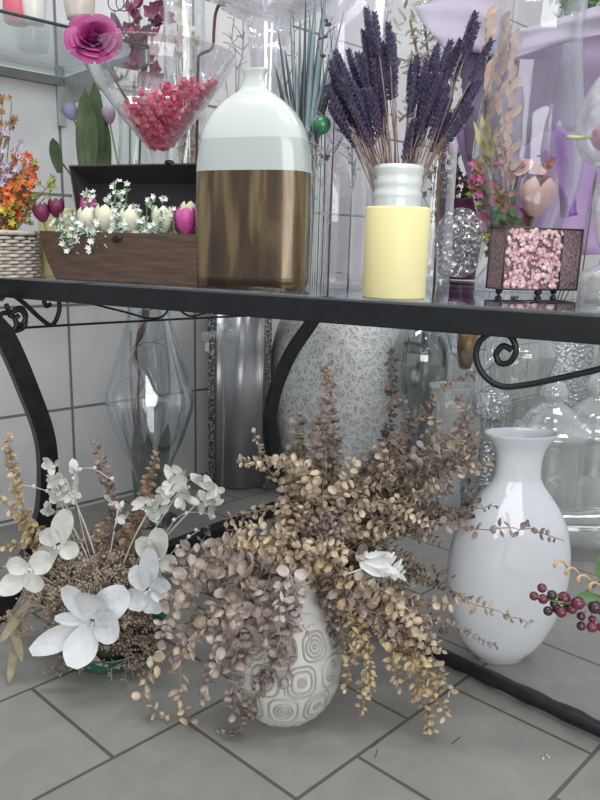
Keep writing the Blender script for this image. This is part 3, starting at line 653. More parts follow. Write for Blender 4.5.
# grass bundle + twigs
GRS = mat('blue_grey_grass', (.30, .40, .42), .5, c2=(.20, .29, .31), sc=20); GRD = mat('dark_grass', (.09, .12, .12), .5); SIL = mat('silver_twig', (.42, .41, .42), .4, .3, c2=(.55, .53, .55)); DTW = mat('dark_twig', (.10, .075, .09), .6)
gz = 1.55
gtips = [(316, -5, 5, 0), (310, 10, 4, 0), (326, -10, 6, 0), (278, 30, 2, 1), (330, 55, 3, 0), (290, 10, 2.5, 0), (338, 60, 3, 1), (300, 20, 2, 0), (285, 50, 3, 1), (322, 30, 4, 0), (305, 40, 3, 1), (332, 80, 2.5, 0), (275, 65, 3, 1), (312, 60, 6, 0), (296, 60, 3, 0), (270, 90, 2, 1), (335, 20, 2, 0), (306, -10, 2.5, 1), (344, 10, 2.4, 0), (280, 80, 4, 0), (326, 95, 3, 1), (290, 100, 3, 0)]
for (x, y, wpx, dk) in gtips:
    a = V((at(304+R.uniform(-8, 8), 200, gz).x, gz+R.uniform(-.02, .02), T)); mdl = at(302+(x-302)*.35+R.uniform(-3, 3), 150, gz); b = at(x, y, gz+R.uniform(-.03, .05)); mb = MB()
    pts = smooth_path([a, mdl, mdl.lerp(b, .5)+V((0, 0, .01)), b], 4); wv = wpx*gz/FP*.8; vs = []
    for i, p in enumerate(pts):
        tt = i/(len(pts)-1); ww = wv*(1-tt**3)+.0004; vs += [p+V((ww, 0, 0)), p+V((0, -ww*.4, 0)), p+V((-ww, 0, 0)), p+V((0, ww*.1, 0))]
    N = len(pts); mb.add(vs, [(i*4+k, i*4+(k+1) % 4, i*4+4+(k+1) % 4, i*4+4+k) for i in range(N-1) for k in range(4)])
    tag(mb.build('ornamental_grass', GRD if dk else GRS, org=a), ('dark' if dk else 'blue-grey')+' artificial grass blade fanning out behind the flask vase', 'grass blade', ('dark' if dk else 'blue-grey')+' grass blades behind the flask vase')
def twig(path, z, r, m, label, side=8, dots=None, foot=True, n=5):
    pts = [at(x, y, z) for x, y in path]
    if foot: pts = [V((pts[0].x, z, T))]+pts
    mb = MB(); sp_ = smooth_path(pts, 4); mb.tube(sp_, [r*(1-.6*i/len(sp_)) for i in range(len(sp_))], n)
    for k in range(side):
        i = R.randrange(len(sp_)//3, len(sp_)-1); d = V((R.uniform(-1, 1), R.uniform(-.3, .3), R.uniform(.3, 1)))*R.uniform(.015, .05); mb.tube([sp_[i], sp_[i]+d*.5+V((0, 0, .004)), sp_[i]+d], r*.45, 4)
        if dots: mb.ball(sp_[i]+d*.25, dots, 6, 4)
    return tag(mb.build('twig', m, org=pts[0]), label, 'twig')
twig([(236, 70), (232, 40), (236, 5)], 1.75, .0022, SIL, 'silver twig left of the flask neck')
twig([(238, 95), (243, 50), (243, 15)], 1.72, .003, SIL, 'thicker silver twig rising behind the flask neck')
twig([(228, 110), (225, 70), (230, 45)], 1.7, .0018, SIL, 'short silver twig between martini rim and flask')
twig([(325, 160), (323, 60), (321, -5)], 1.5, .0016, DTW, 'dark berry twig in front of the grass, tallest', 16, .0035)
twig([(334, 120), (332, 50), (328, 22)], 1.52, .0014, DTW, 'dark berry twig with sparse buds beside the square vase', 8, .004)
twig([(283, 110), (294, 60), (293, 10)], 1.6, .0016, DTW, 'thin dark twig left among the grass blades', 8)
for k, (x, y, x2, y2) in enumerate(((318, 150, 326, 110), (322, 200, 318, 120), (326, 180, 330, 130), (315, 170, 312, 110))):
    twig([(x, y+30), (x, y), (x2, y2)], 1.5, .0016, SIL, ['silver filigree sprig right of the flask shoulder', 'lower silver filigree sprig beside the flask', 'silver filigree sprig beside the square vase', 'silver filigree sprig touching the flask shoulder'][k], 14, .002)
P = at(322, 125, 1.48); mb = MB(); mb.ball(P, .018, 18, 10); mb.tube([V((P.x, P.y, T)), P], .0012, 6)
tag(mb.build('green_ball_pick', mat('green_bauble', (.04, .22, .09), .25, coat=.4), org=V((P.x, P.y, T))), 'small green ball on a pick beside the flask vase', 'ornament')

# square glass vase
SQ = stand(345, 284, 24)+en*.02; pr = outline(0, SQ, [(279, 27), (278, 28), (180, 28), (60, 29), (-12, 31)])
mb = MB(); P0 = [(0, pr[0][1]*1.0)]+pr[1:]; inn = [(h, r-.005) for h, r in reversed(pr[1:])]; inn[-1] = (.018, inn[-1][1])
mb.lathe(SQ, P0+inn, 32, 1, 1, ROT+.25, 8); tag(mb.build('square_vase', GLASSL, org=SQ, smooth=False), 'tall square clear glass vase between flask and yellow candle', 'vase')
twig([(352, 190), (352, 150), (350, 120)], SQ.y, .0025, mat('grey_moss', (.25, .26, .24), .8), 'grey mossy twig inside the square glass vase', 16, .003)
twig([(332, 168), (336, 150), (345, 132)], SQ.y-.02, .0018, DTW, 'thin slanting dark twig inside the square glass vase', 3)

# ---------------------------------------------------------------- right side of table
PUR = mat('plum_glaze', (.10, .025, .075), .35, c2=(.13, .035, .09))
PP = stand(447, 281, 24)+en*.10; pr = outline(0, PP, [(277, 18), (240, 22), (204, 25), (200, 26)])
vessel('plum_pot', PP, pr, PUR, 'plum purple pot of burgundy flowers behind the yellow candle', 'pot', 32)
pz = PP.y
for k, (px, py, m, lab) in enumerate(((436, 172, BURG, 'burgundy blossom spray at the left of the plum pot'), (450, 160, BURG, 'burgundy blossom spray in the middle of the plum pot'), (444, 186, MAG, 'rosy magenta blossom spray low in the plum pot'), (462, 178, BURG, 'burgundy blossom spray at the right of the plum pot'), (430, 190, LEAFG, 'dark green foliage spray low left in the plum pot'), (450, 196, LEAFG, 'dark green foliage spray low in the middle of the plum pot'), (466, 190, LEAFG, 'dark green foliage spray right in the plum pot'))):
    tips = [at(px+R.uniform(-9, 9), py+R.uniform(-9, 9), pz+R.uniform(-.03, .01)) for _ in range(5)]
    floret_sprig(PP+V((0, 0, .03)), tips, .012, STEMG, m, lab, 'artificial flower', 'pot_flower_spray', 5, 5, .014, LEAFG if m != LEAFG else None, pw=.7)
tulip(PP+V((0, 0, .03)), at(454, 158, pz-.02), .016, mat('orchid_pink_petal', (.55, .22, .55), .4, c2=(.62, .30, .60)), 'bright orchid-pink tulip above the plum pot')
mb = MB(); a = at(456, 112, pz+.05); b = at(458, 135, pz+.05); mb.tube([a, b, V((b.x, b.y, T))], .006, 8); tag(mb.build('green_stalk', mat('bright_green', (.04, .25, .08), .4), org=V((b.x, b.y, T))), 'bright green plastic stalk behind the orchid-pink tulip', 'stalk')

# crackle glass oval
OV = stand(459, 290, 6)+en*.012
mb = MB(); c_ = at(459, 243, OV.y+.01); zz = proj(c_)[2]; prf = [(-.068*math.cos(math.pi*i/16)*1.02, max(.03*math.sin(math.pi*i/16)**.8, .002)) for i in range(17)]
mb.lathe(c_, prf, 32, 1.3*22/FP*zz/.03*.9, .35, ROT)
tag(mb.build('crackle_glass_oval', GLASSC, org=V((c_.x, c_.y, T))), 'upright oval of crackled glass right of the yellow candle', 'glass ornament')
# glitter chips inside the oval
mb = MB()
for i in range(220):
    a = R.uniform(0, 6.28); u = math.sqrt(R.uniform(0, 1)); x = math.cos(a)*u*.040; z = math.sin(a)*u*.058; p = c_+ed*x+V((0, 0, z))+en*R.uniform(-.006, .006)
    mb.ball(p, R.uniform(.0012, .0028), 5, 3)
o_ = mb.build('glass_chips', mat('glass_chip', (.30, .33, .33), .1, .4, c2=(.65, .68, .68), sc=200), org=V((c_.x, c_.y, T)), smooth=False); tag(o_, 'tiny clear glass chips filling the crackled oval', 'glass chips', kind='stuff')

# tall curvy vase
HV = stand(512, 293, 40)+en*.03; pr = outline(0, HV, [(282, 40), (278, 38), (262, 28), (250, 29), (235, 36), (215, 44), (190, 51), (160, 54), (120, 52), (80, 47), (30, 43), (-20, 47)])
vessel('waisted_vase', HV, pr, glass('cellophane_glass', (.975, .975, .98), .045, .9, .03, bump=.10), 'tall clear waisted vase enclosing a pink rose and wild flowers', 'vase', 52, th=.0035)
hz = HV.y; HB = HV+V((0, 0, .012))
PKR = mat('blush_petal', (.80, .48, .46), .5, c2=(.84, .64, .58), sc=30, sss=.1)
tulip(HB+V((.005, -.005, 0)), at(533, 216, hz-.03), .033, PKR, 'large blush pink rose bud low inside the waisted vase', 'rose', name='rose_bud', open_=.25)
rose(at(516, 166, hz+.02), V((-.5, -.6, 1)), .023, PKR, 'paler blush rose behind the first inside the waisted vase', HB)
PINKB = mat('pink_wild_petal', (.32, .05, .15), .55, c2=(.50, .16, .28), sc=60); YGR = mat('yellow_green_spike', (.45, .45, .16), .6, c2=(.55, .52, .28))
for k, (px, py, m, lab, n) in enumerate(((478, 168, PINKB, 'pink wild flower spray at the left inside the waisted vase', 5), (476, 190, PINKB, 'deep pink wild flower spray lower left inside the waisted vase', 5), (496, 192, PINKB, 'pink wild flower spray left of the blush rose', 4), (546, 165, mat('berry_seed', (.35, .08, .10), .5, c2=(.5, .2, .2)), 'dark red seed cluster right above the blush rose', 4), (492, 145, mat('dusty_rose_seed', (.42, .22, .22), .5), 'dusty red seed cluster above the pink wild flowers', 4), (488, 215, LEAFG, 'green leaf spray low left inside the waisted vase', 5), (510, 222, LEAFG, 'green leaf spray beneath the blush rose', 5), (482, 232, OLV, 'olive leaf spray lowest inside the waisted vase', 3))):
    tips = [at(px+R.uniform(-10, 10), py+R.uniform(-9, 9), hz+R.uniform(-.04, .0)) for _ in range(n)]
    tips = [HV+V(((p-HV).x, (p-HV).y, (p-HV).z)) for p in tips]
    floret_sprig(HB+V((R.uniform(-.01, .01), 0, 0)), tips, .0125 if m != LEAFG else .016, STEMG, m, lab, 'artificial flower', 'wild_flower_spray', 5, 7, .014, OLV if k < 3 else None, pw=.6)
for k, (px, py) in enumerate(((472, 120), (480, 112), (488, 118), (496, 126), (484, 130), (474, 132))):
    a, b = at(490, 165, hz-.01), at(px, py, hz-.03); mb = MB(); mb.petal(a, b-a, V((0, -1, 0)), (b-a).length, .008, .2, .15, .05, 6, 2); mb.tube([HB, a], .0012, 4)
    tag(mb.build('grass_spike', YGR, org=HB), 'yellow-green pointed spike fanning out above the pink wild flowers', 'spike', 'yellow-green spikes in the waisted vase')
PEACH = mat('peach_petal', (.66, .47, .42), .6, c2=(.70, .58, .52), sc=50)
for k, (px, lab) in enumerate(((486, 'left'), (500, 'middle'), (510, 'right'))):
    t = thing('gladiolus_spike', HB, lab+' of the three tall peach blossom spikes inside the waisted vase', 'artificial flower'); m1, m2 = MB(), MB(); top = at(px, 18+k*8, hz-.01); m1.tube([HB, at(px, 170, hz), top], .0016, 5)
    for j in range(16):
        p = at(px, 170, hz).lerp(top, j/15); m2.petal(p, V((R.uniform(-1, 1), -.5, 1)), V((0, -1, .2)), .03, .014, .4, .3, .3, 4, 3)
    m1.build('stem', STEMG, t); m2.build('blossoms', PEACH, t)

# wrapped bouquet (lilac paper) behind
LP1 = mat('lilac_paper', (.36, .325, .42), .6, c2=(.42, .38, .475), sc=6, bump=.1); LP2 = mat('mauve_paper', (.27, .22, .33), .6, c2=(.32, .265, .385), sc=5, bump=.1); LP3 = mat('violet_paper', (.36, .25, .46), .55, c2=(.42, .30, .52), sc=6)
wz = 1.56; WB = V((at(520, 200, wz).x, wz, T))
wr = thing('bouquet_wrap', WB, 'lilac and mauve bouquet wrapping paper folded behind the waisted vase', 'wrapping paper')
def sheet(q, m, lab, fold=.02, nf=2.2):
    P4 = [at(*p) for p in q]; mb = MB(); N = 14; vs = []
    for i in range(N+1):
        for j in range(N+1):
            u, v = i/N, j/N; p = P4[0].lerp(P4[1], u).lerp(P4[3].lerp(P4[2], u), v)
            vs.append(p+V((0, fold*(math.sin(nf*math.pi*(u+.4*v))*.6+.4*abs(math.sin(5*(v-.6*u)))), 0)))
    mb.add(vs, [(i*(N+1)+j, i*(N+1)+j+1, (i+1)*(N+1)+j+1, (i+1)*(N+1)+j) for i in range(N) for j in range(N)])
    mb.build('paper_sheet', m, wr, solid=.0012, label=lab)
sheet([(414, 6, 1.60), (490, -22, 1.63), (520, 60, 1.60), (446, 48, 1.56)], LP1, 'pale lilac sheet turned over at the top left')
sheet([(496, 34, 1.50), (650, -8, 1.52), (650, 20, 1.52), (506, 60, 1.50)], LP1, 'pale folded border of the paper')
sheet([(462, 44, 1.60), (650, 6, 1.58), (650, 110, 1.60), (470, 160, 1.62)], LP2, 'dull mauve sheet', .03)
sheet([(455, 130, 1.64), (650, 40, 1.61), (650, 250, 1.58), (500, 262, 1.58)], LP3, 'violet sheet lower down', .03, 3)
sheet([(556, 120, 1.46), (574, 140, 1.45), (578, 215, 1.46), (562, 218, 1.46)], mat('bright_violet_paper', (.42, .22, .62), .5), 'bright violet tip', .01)
fol = thing('fern_bunch', V((at(590, 200, 1.56).x, 1.56, T)), 'dark green foliage bunch showing above the lilac paper', 'foliage')
m1, m2 = MB(), MB()
for k in range(60):
    p = at(R.uniform(556, 640), R.uniform(-40, 20), 1.65+R.uniform(-.02, .04)); 
    for j in range(9): m2.petal(p+V((R.uniform(-.02, .02), R.uniform(-.02, .02), R.uniform(-.02, .02))), V((R.uniform(-1, 1), R.uniform(-1, 1), R.uniform(-.5, 1))), V((0, -1, .5)), .02, .009, .2, .2, .1, 3, 2)
for k in range(6): m1.tube([V((at(590, 200, 1.56).x, 1.56, T)), at(604, 120, 1.64), at(570+12*k, 0, 1.64)], .0016, 5)
m1.build('stems', STEMG, fol); m2.build('leaves', mat('deep_green_leaf', (.05, .12, .05), .5, c2=(.12, .22, .09), sc=70), fol)
fol2 = thing('fern_bunch', V((at(440, 200, 1.56).x, 1.56, T)), 'pale dried foliage bunch at the top between lavender and waisted vase', 'foliage')
m1, m2 = MB(), MB()
for k in range(40):
    p = at(R.uniform(402, 470), R.uniform(-20, 40) if k < 20 else R.uniform(60, 120), 1.68+R.uniform(-.03, .03))
    for j in range(7): m2.petal(p+V((R.uniform(-.02, .02), R.uniform(-.02, .02), R.uniform(-.02, .02))), V((R.uniform(-1, 1), R.uniform(-1, 1), R.uniform(-.5, 1))), V((0, -1, .5)), .024, .008, .2, .2, .1, 3, 2)
for k in range(5): m1.tube([V((at(440, 200, 1.56).x, 1.56, T)), at(440, 160, 1.6), at(410+14*k, 20, 1.68)], .003, 5)
m1.build('stems', STEMB, fol2); m2.build('leaves', mat('dusty_green_leaf', (.30, .32, .26), .6, c2=(.45, .44, .40), sc=40), fol2)
# clear cylinder around upper lavender
CVP = stand(408, 284, 20)+en*.16; pr = outline(0, CVP, [(270, 22), (180, 21), (80, 21), (10, 26), (-20, 34)])
vessel('tall_glass_vase', CVP, pr, GLASS, 'tall clear glass vase rising behind the lavender bunch', 'vase', 36)

# beaded box
bA, bB = tab(501, 296), tab(576, 296.5); bx = (bB-bA).normalized(); bn = V((-bx.y, bx.x, 0)); bL = (bB-bA).length*1.0; bD = .052; z0 = T+.012; z1 = hgt(bA, 227)
bn = bn if bn.y > 0 else -bn
bo = thing('beaded_box', bA, 'small box with pink bead mosaic front on black ball feet', 'box')
RIM = mat('antique_wire', (.10, .07, .06), .4, .7); MAUV = mat('mauve_seed_bead', (.14, .09, .10), .3, c2=(.34, .24, .26), sc=260, bump=.6, lo=.4, hi=.6); PKS = mat('pink_shell_chip', (.74, .55, .56), .15, c2=(.42, .20, .25), sc=70, coat=.3)
cbx = bA+bx*bL/2+bn*bD/2; hb = z1-z0
mb = MB(); mb.box(V((cbx.x, cbx.y, (z0+z1)/2)), bL*.985, bD*.97, hb*.97, bx, bn); mb.build('box_body', MAUV, bo, smooth=False, label='mauve seed-bead side panels')
mb = MB()
for (a, b) in ((0, 0), (bL, 0), (bL, bD), (0, bD), (bL*.74, -.001)):
    p = bA+bx*a+bn*b; mb.tube([V((p.x, p.y, z0)), V((p.x, p.y, z1))], .0016, 5)
for z in (z0, z1):
    q = [bA+bx*a+bn*b for a, b in ((0, 0), (bL, 0), (bL, bD), (0, bD), (0, 0))]
    for i in range(4): mb.tube([V((q[i].x, q[i].y, z)), V((q[i+1].x, q[i+1].y, z))], .0016, 5)
mb.build('wire_frame', RIM, bo)
mb = MB()
for i in range(330):
    a = R.uniform(.02, .72)*bL; z = R.uniform(z0+.004, z1-.004); p = bA+bx*a-bn*R.uniform(0, .003); p = V((p.x, p.y, z))
    mb.ball(p, R.uniform(.0034, .0062), 5, 3, (1, .5, .8), ax=Matrix.Rotation(R.uniform(0, 3), 3, bn))
mb.v = [p+V((R.uniform(-1, 1), R.uniform(-1, 1), R.uniform(-1, 1)))*.0006 for p in mb.v]
mb.build('bead_mosaic', PKS, bo, smooth=False, label='pink shell-chip mosaic panel')
for a, b in ((.08, .55), (.5, .1), (.6, .5), (.9, .9)):
    p = bA+bx*bL*a+bn*bD*b; mb = MB(); mb.ball(V((p.x, p.y, T+.0065)), .0065, 12, 8); mb.build('ball_foot', IRONG, bo)

# fish bowl on stem at the right, tulip inside
GP = stand(612, 302, 30); pr = outline(0, GP, [(276, 34), (272, 32), (262, 16), (240, 22), (205, 30), (182, 26), (174, 18), (168, 30), (155, 46), (130, 54), (105, 52), (85, 44), (68, 34), (52, 26)])
vessel('goblet_vase', GP, pr, GLASSM, 'clear glass goblet vase cut by the right edge, pink tulip inside', 'vase', 44)
t = thing('laid_tulip', at(600, 137, GP.y-.0), 'deep pink tulip lying inside the right-hand goblet vase', 'tulip'); mb = MB(); mb.tube([at(567, 137, GP.y-.01), at(592, 138, GP.y-.01)], .003, 6); mb.build('stem', mat('pale_green_stem', (.42, .55, .25), .5), t)
mb = MB(); mb.ball(at(606, 137, GP.y-.01), .024, 16, 10, (1, .9, .95)); mb.build('petals', mat('rose_pink_petal', (.45, .06, .20), .4, c2=(.65, .20, .38), sc=30), t)
mb = MB(); p = tab(606, 292)+en*.03; mb.box(p+V((0, 0, .022)), .07, .05, .03, bx, V((0, 0, 1)).cross(bx), V((0, 0, 1))); mb.v = [q for q in mb.v]
tag(mb.build('wooden_block', mat('light_tan_wood', (.42, .30, .17), .5, c2=(.34, .23, .13), sc=30, stretch=(1, 1, 8)), org=p, smooth=False, bevel=.002), 'small tan wooden block at the right table edge', 'block').location.z = T-.007+.0
SC.objects  # noqa
# three thin stems behind box right
for k, (x0, x1) in enumerate(((563, 562), (566, 570), (572, 566))):
    mb = MB(); a = tab(x0, 284); b = at(x1-14, 185+8*k, a.y); mb.tube([a, b], .0018, 5); tag(mb.build('reed', STEMG if k else STEMB, org=a), ['brown reed standing just right of the bead box', 'green reed right of the bead box, leaning right', 'rightmost green reed behind the bead box'][k], 'reed')

# ================================================================ under the table
# clear hurricane vase
U1 = flo(150, 520); U1.z = 0
U1 = V((at(150, 400, 2.05).x, 2.05, 0)); pr = outline(0, U1, [(545, 26), (540, 24), (500, 14), (470, 18), (440, 32), (410, 42), (395, 43), (375, 38), (345, 29), (318, 22), (300, 20), (280, 21)])
vessel('hurricane_vase', U1, pr, glass('hazy_glass', (.93, .945, .945), .10, .8), 'tall clear diamond-shaped vase with twisted stem under the table', 'vase', 44)
REDT = mat('mauve_red_bark', (.22, .12, .13), .6, c2=(.32, .2, .2))
mb = MB(); mb.tube(smooth_path([V((U1.x, U1.y, .01)), at(142, 470, 2.05), at(138, 440, 2.05), at(137, 400, 2.05), at(141, 380, 2.03), at(134, 355, 2.07), at(140, 335, 2.03), at(146, 318, 2.05), at(143, 300, 2.05), at(146, 282, 2.05)]), [.008+.003*math.sin(i*.9) for i in range(55)], 7)
mb.tube(smooth_path([V((U1.x, U1.y, .01)), at(140, 460, 2.05), at(132, 400, 2.05), at(131, 340, 2.05), at(131, 331, 2.05)]), .004, 5)
tag(mb.build('twisted_branch', REDT, org=U1), 'twisted mauve-red branch inside the diamond-shaped vase', 'branch')
GLE = mat('dark_sage_leaf', (.10, .13, .12), .6, c2=(.16, .19, .18))
for k, (x, y, x2, y2) in enumerate(((133, 520, 130, 425), (152, 520, 168, 425), (142, 530, 143, 440))):
    a, b = at(x, y, 2.05), at(x2, y2, 2.05); mb = MB(); mb.petal(V((U1.x, U1.y, .02)).lerp(a, .6), b-a, V((.2*k, -1, 0)), (b-a).length, .04, .3, .1, .1, 8, 4)
    tag(mb.build('broad_leaf', GLE, org=U1), ['dark sage leaf at the left inside the diamond-shaped vase', 'dark sage leaf at the right inside the diamond-shaped vase', 'dark sage leaf in the middle of the diamond-shaped vase'][k], 'leaf')
for k, (x, y, rr) in enumerate(((135, 400, 23), (152, 365, 24))):
    c0 = at(x, y, 2.03); mb = MB(); mb.tube([c0+V((math.cos(a)*.068, 0, math.sin(a)*.068)) for a in [math.pi*(-.15+1.3*j/24) for j in range(25)]]+[V((U1.x+.01, U1.y, .03))], .002, 5)
    tag(mb.build('bent_wire', BRK, org=V((U1.x, U1.y, 0))), ['lower bent wire arc seen through the diamond-shaped vase', 'upper bent wire arc seen through the diamond-shaped vase'][k], 'wire')
# dark bracket on wall (line at 194)
# mirrored column
MC = V((at(240, 450, 2.42).x, 2.42, 0)); MIR = mat('brushed_mirror', (.34, .35, .37), .3, .6, c2=(.50, .50, .52), sc=3, stretch=(4, 4, .3), lo=.3, hi=.7); GLIT = mat('black_glitter', (.03, .03, .03), .3, .5, c2=(.55, .55, .55), sc=260, lo=.52, hi=.6)
mdir = V((math.cos(.05), math.sin(.05), 0)); mnn = V((mdir.y, -mdir.x, 0))
mc = thing('mirrored_column', MC, 'silver mirrored column with black glitter edges behind the table leg', 'column')
mb = MB(); N = 14; wW = .175; vs = []
for z in (0.005, .70):
    for i in range(N+1):
        u = -1+2*i/N; vs.append(MC+mdir*(u*wW/2)+mnn*(.07+.012*math.cos(u*4))+V((0, 0, z)))
    vs += [MC+mdir*(wW/2)-mnn*.07+V((0, 0, z)), MC-mdir*(wW/2)-mnn*.07+V((0, 0, z))]
k_ = N+3; mb.add(vs, [(i, (i+1) % k_, k_+(i+1) % k_, k_+i) for i in range(k_)]+[tuple(range(k_))[::-1], tuple(range(k_, 2*k_))]); mb.build('mirror_body', MIR, mc, smooth=True)
for s_ in (-1, 1):
    mb = MB(); mb.box(MC+mdir*(s_*(wW/2+.008))+V((0, 0, .355)), .022, .17, .69, mdir, mnn); mb.build('glitter_edge', GLIT, mc, smooth=False)
# silver wire mesh vase
def wiremat():
    m = bpy.data.materials.new('silver_wire_weave'); m.use_nodes = True; nt = m.node_tree; b = nt.nodes['Principled BSDF']; b.inputs['Metallic'].default_value = .0; b.inputs['Roughness'].default_value = .3
    tc = nt.nodes.new('ShaderNodeTexCoord'); n0 = nt.nodes.new('ShaderNodeTexNoise'); n0.inputs['Scale'].default_value = 14; nt.links.new(tc.outputs['Object'], n0.inputs['Vector'])
    ad = nt.nodes.new('ShaderNodeVectorMath'); ad.operation = 'MULTIPLY_ADD'; ad.inputs[1].default_value = (.08, .08, .08); nt.links.new(n0.outputs['Color'], ad.inputs[0]); nt.links.new(tc.outputs['Object'], ad.inputs[2])
    cols = []
    for s in (30, 75):
        v = nt.nodes.new('ShaderNodeTexVoronoi'); v.feature = 'DISTANCE_TO_EDGE'; v.inputs['Scale'].default_value = s; nt.links.new(ad.outputs[0], v.inputs['Vector']); cols.append(v.outputs['Distance'])
    mn = nt.nodes.new('ShaderNodeMath'); mn.operation = 'MINIMUM'; nt.links.new(cols[0], mn.inputs[0]); nt.links.new(cols[1], mn.inputs[1])
    r = nt.nodes.new('ShaderNodeValToRGB'); e = r.color_ramp.elements; e[0].position = .02; e[0].color = (.86, .87, .88, 1); e[1].position = .14; e[1].color = (.50, .51, .52, 1); nt.links.new(mn.outputs[0], r.inputs[0]); nt.links.new(r.outputs[0], b.inputs['Base Color'])
    bp = nt.nodes.new('ShaderNodeBump'); bp.invert = True; bp.inputs['Strength'].default_value = .8; bp.inputs['Distance'].default_value = .01; nt.links.new(mn.outputs[0], bp.inputs['Height']); nt.links.new(bp.outputs[0], b.inputs['Normal'])
    return m
WV = wiremat(); MV = V((at(332, 400, 2.5).x, 2.5, 0)); pr = outline(0, MV, [(505, 30), (490, 38), (460, 48), (430, 56), (395, 62), (360, 63), (330, 58), (305, 48), (290, 38)])
vessel('wire_weave_vase', MV, pr, WV, 'big rounded silver vase of tangled wire behind the eucalyptus', 'vase', 48, th=.006)
# orchid blobs left of mirror top
OP = V((at(222, 400, 2.22).x, 2.22, 0)); t = thing('glass_bead_sprig', OP, 'sprig of clear glass beads in front of the mirrored column', 'ornament'); mb = MB(); mb.tube([OP, at(224, 420, 2.22), at(222, 340, 2.22), at(228, 322, 2.22)], .002, 5); mb.build('stem', SIL, t)
for (x, y, r) in ((222, 328, .018), (232, 334, .022), (237, 327, .010), (206, 336, .016), (214, 334, .012)):
    mb = MB(); mb.ball(at(x, y, 2.21), r, 14, 8); mb.build('glass_bead', GLASSM, t)
mb = MB(); mb.box(at(207, 347, 2.23), .012, .004, .028); mb.tube([at(207, 343, 2.23), at(210, 336, 2.22)], .0008, 4); mb.build('price_tag', mat('white_paper', (.8, .8, .78), .7), t, smooth=False)
# right background glassware (standing on the floor)
def fv(px, z, pl, m, name, label, cat, n=36, **k):
    P = V((at(px, 450, z).x, z, 0)); pr = outline(0, P, pl); return vessel(name, P, pr, m, label, cat, n, **k)
fv(414, 2.35, [(506, 16), (470, 12), (420, 14), (398, 22), (385, 27), (365, 29), (345, 27), (330, 20), (318, 12), (300, 12)], glass('dark_smoke_glass', (.74, .76, .75), .12, .6), 'globe_vase', 'dark smoky glass globe vase beside the silver wire vase', 'vase')
fv(392, 2.7, [(492, 26), (400, 25), (290, 26)], GLASSM, 'glass_cylinder', 'hazy clear glass cylinder behind the smoky globe vase', 'vase')
fv(468, 2.3, [(506, 26), (502, 24), (497, 6), (440, 4), (395, 5), (374, 7), (366, 16), (345, 28), (318, 34), (300, 36)], GLASS, 'hurricane_glass', 'stemmed glass hurricane holding a gold votive', 'glass')
mb = MB(); P = at(465, 366, 2.3); mb.lathe(P, [(-.01, .012), (0, .022), (.06, .032), (.13, .034), (.13, .028), (.02, .02)], 24); tag(mb.build('gold_votive', mat('antique_gold', (.33, .22, .09), .35, .7, c2=(.20, .13, .06)), org=P), 'antique gold votive cup inside the stemmed hurricane glass', 'votive')
fv(488, 2.25, [(512, 10), (440, 9), (422, 10), (416, 16), (408, 20), (398, 19), (390, 12), (386, 6)], GLASSC, 'crackle_globe', 'small crackled glass globe just left of the white vase rim', 'vase')
fv(446, 2.2, [(514, 20), (470, 16), (420, 13), (400, 16), (385, 22)], GLASSM, 'flared_glass', 'hazy flared glass vase left of the white vase', 'vase')
fv(548, 2.15, [(520, 30), (512, 32), (470, 30), (440, 31), (436, 37), (430, 37), (424, 30), (412, 22), (402, 10), (394, 14), (386, 11), (380, 5)], GLASSM, 'apothecary_jar', 'large clear apothecary jar with stepped lid behind the white vase', 'jar')
fv(592, 2.2, [(520, 30), (512, 32), (460, 30), (436, 31), (432, 36), (424, 30), (410, 22), (396, 9), (386, 13), (378, 10), (372, 4)], GLASSM, 'apothecary_jar', 'clear apothecary jar cut by the right edge of the picture', 'jar')
fv(555, 2.6, [(498, 22), (400, 24), (320, 27), (300, 27)], GLASSC, 'crackle_cylinder', 'crackled glass cylinder above the apothecary jar lid', 'vase')
fv(512, 2.5, [(500, 30), (450, 32), (400, 26), (372, 30), (350, 34), (330, 20), (310, 20)], GLASSD, 'smoky_vase', 'smoky bulging glass vase seen behind the iron scroll', 'vase')
fv(590, 2.7, [(492, 30), (400, 28), (300, 26)], GLASSD, 'smoky_cylinder', 'smoky tall glass cylinder at the right edge behind the jars', 'vase')
fv(440, 2.9, [(486, 30), (400, 30), (290, 30)], GLASSD, 'tall_smoky_cylinder', 'smoky wide glass cylinder furthest back behind the gold votive', 'vase')
P = V((at(560, 480, 1.9).x, 1.9, .03)); mb = MB(); 
pr = [(-.22, .012), (-.20, .045), (-.1, .06), (0, .05), (.12, .062), (.2, .07), (.2, .066), (.1, .055), (-.1, .055), (-.19, .04)]
mb.lathe(V((P.x, P.y, .072)), pr, 32, ax=Matrix.Rotation(math.pi/2, 3, 'Y') @ Matrix.Rotation(.0, 3, 'Z')); tag(mb.build('lying_vase', GLASSD, org=V((P.x, P.y, 0))), 'smoky glass vase lying on its side on the floor behind the white vase', 'vase')

# big white vase
WG = mat('white_opal_glass', (.68, .71, .76), .08, c2=(.67, .70, .75), coat=.6, sc=3, sss=.05)
WVP = stand(499, 664, 12, 0); pr = outline(0, WVP, [(655, 24), (650, 31), (638, 42), (615, 54), (590, 61), (565, 62.5), (545, 60.5), (525, 55), (508, 46), (495, 36), (485, 28), (476, 24), (462, 23.5), (450, 26), (442, 31), (435, 37), (432.5, 38)])
vessel('white_vase', WVP, pr, WG, 'large glossy white glass vase with flared rim standing on the floor', 'vase', 56, 1, .55, .1, th=.004)

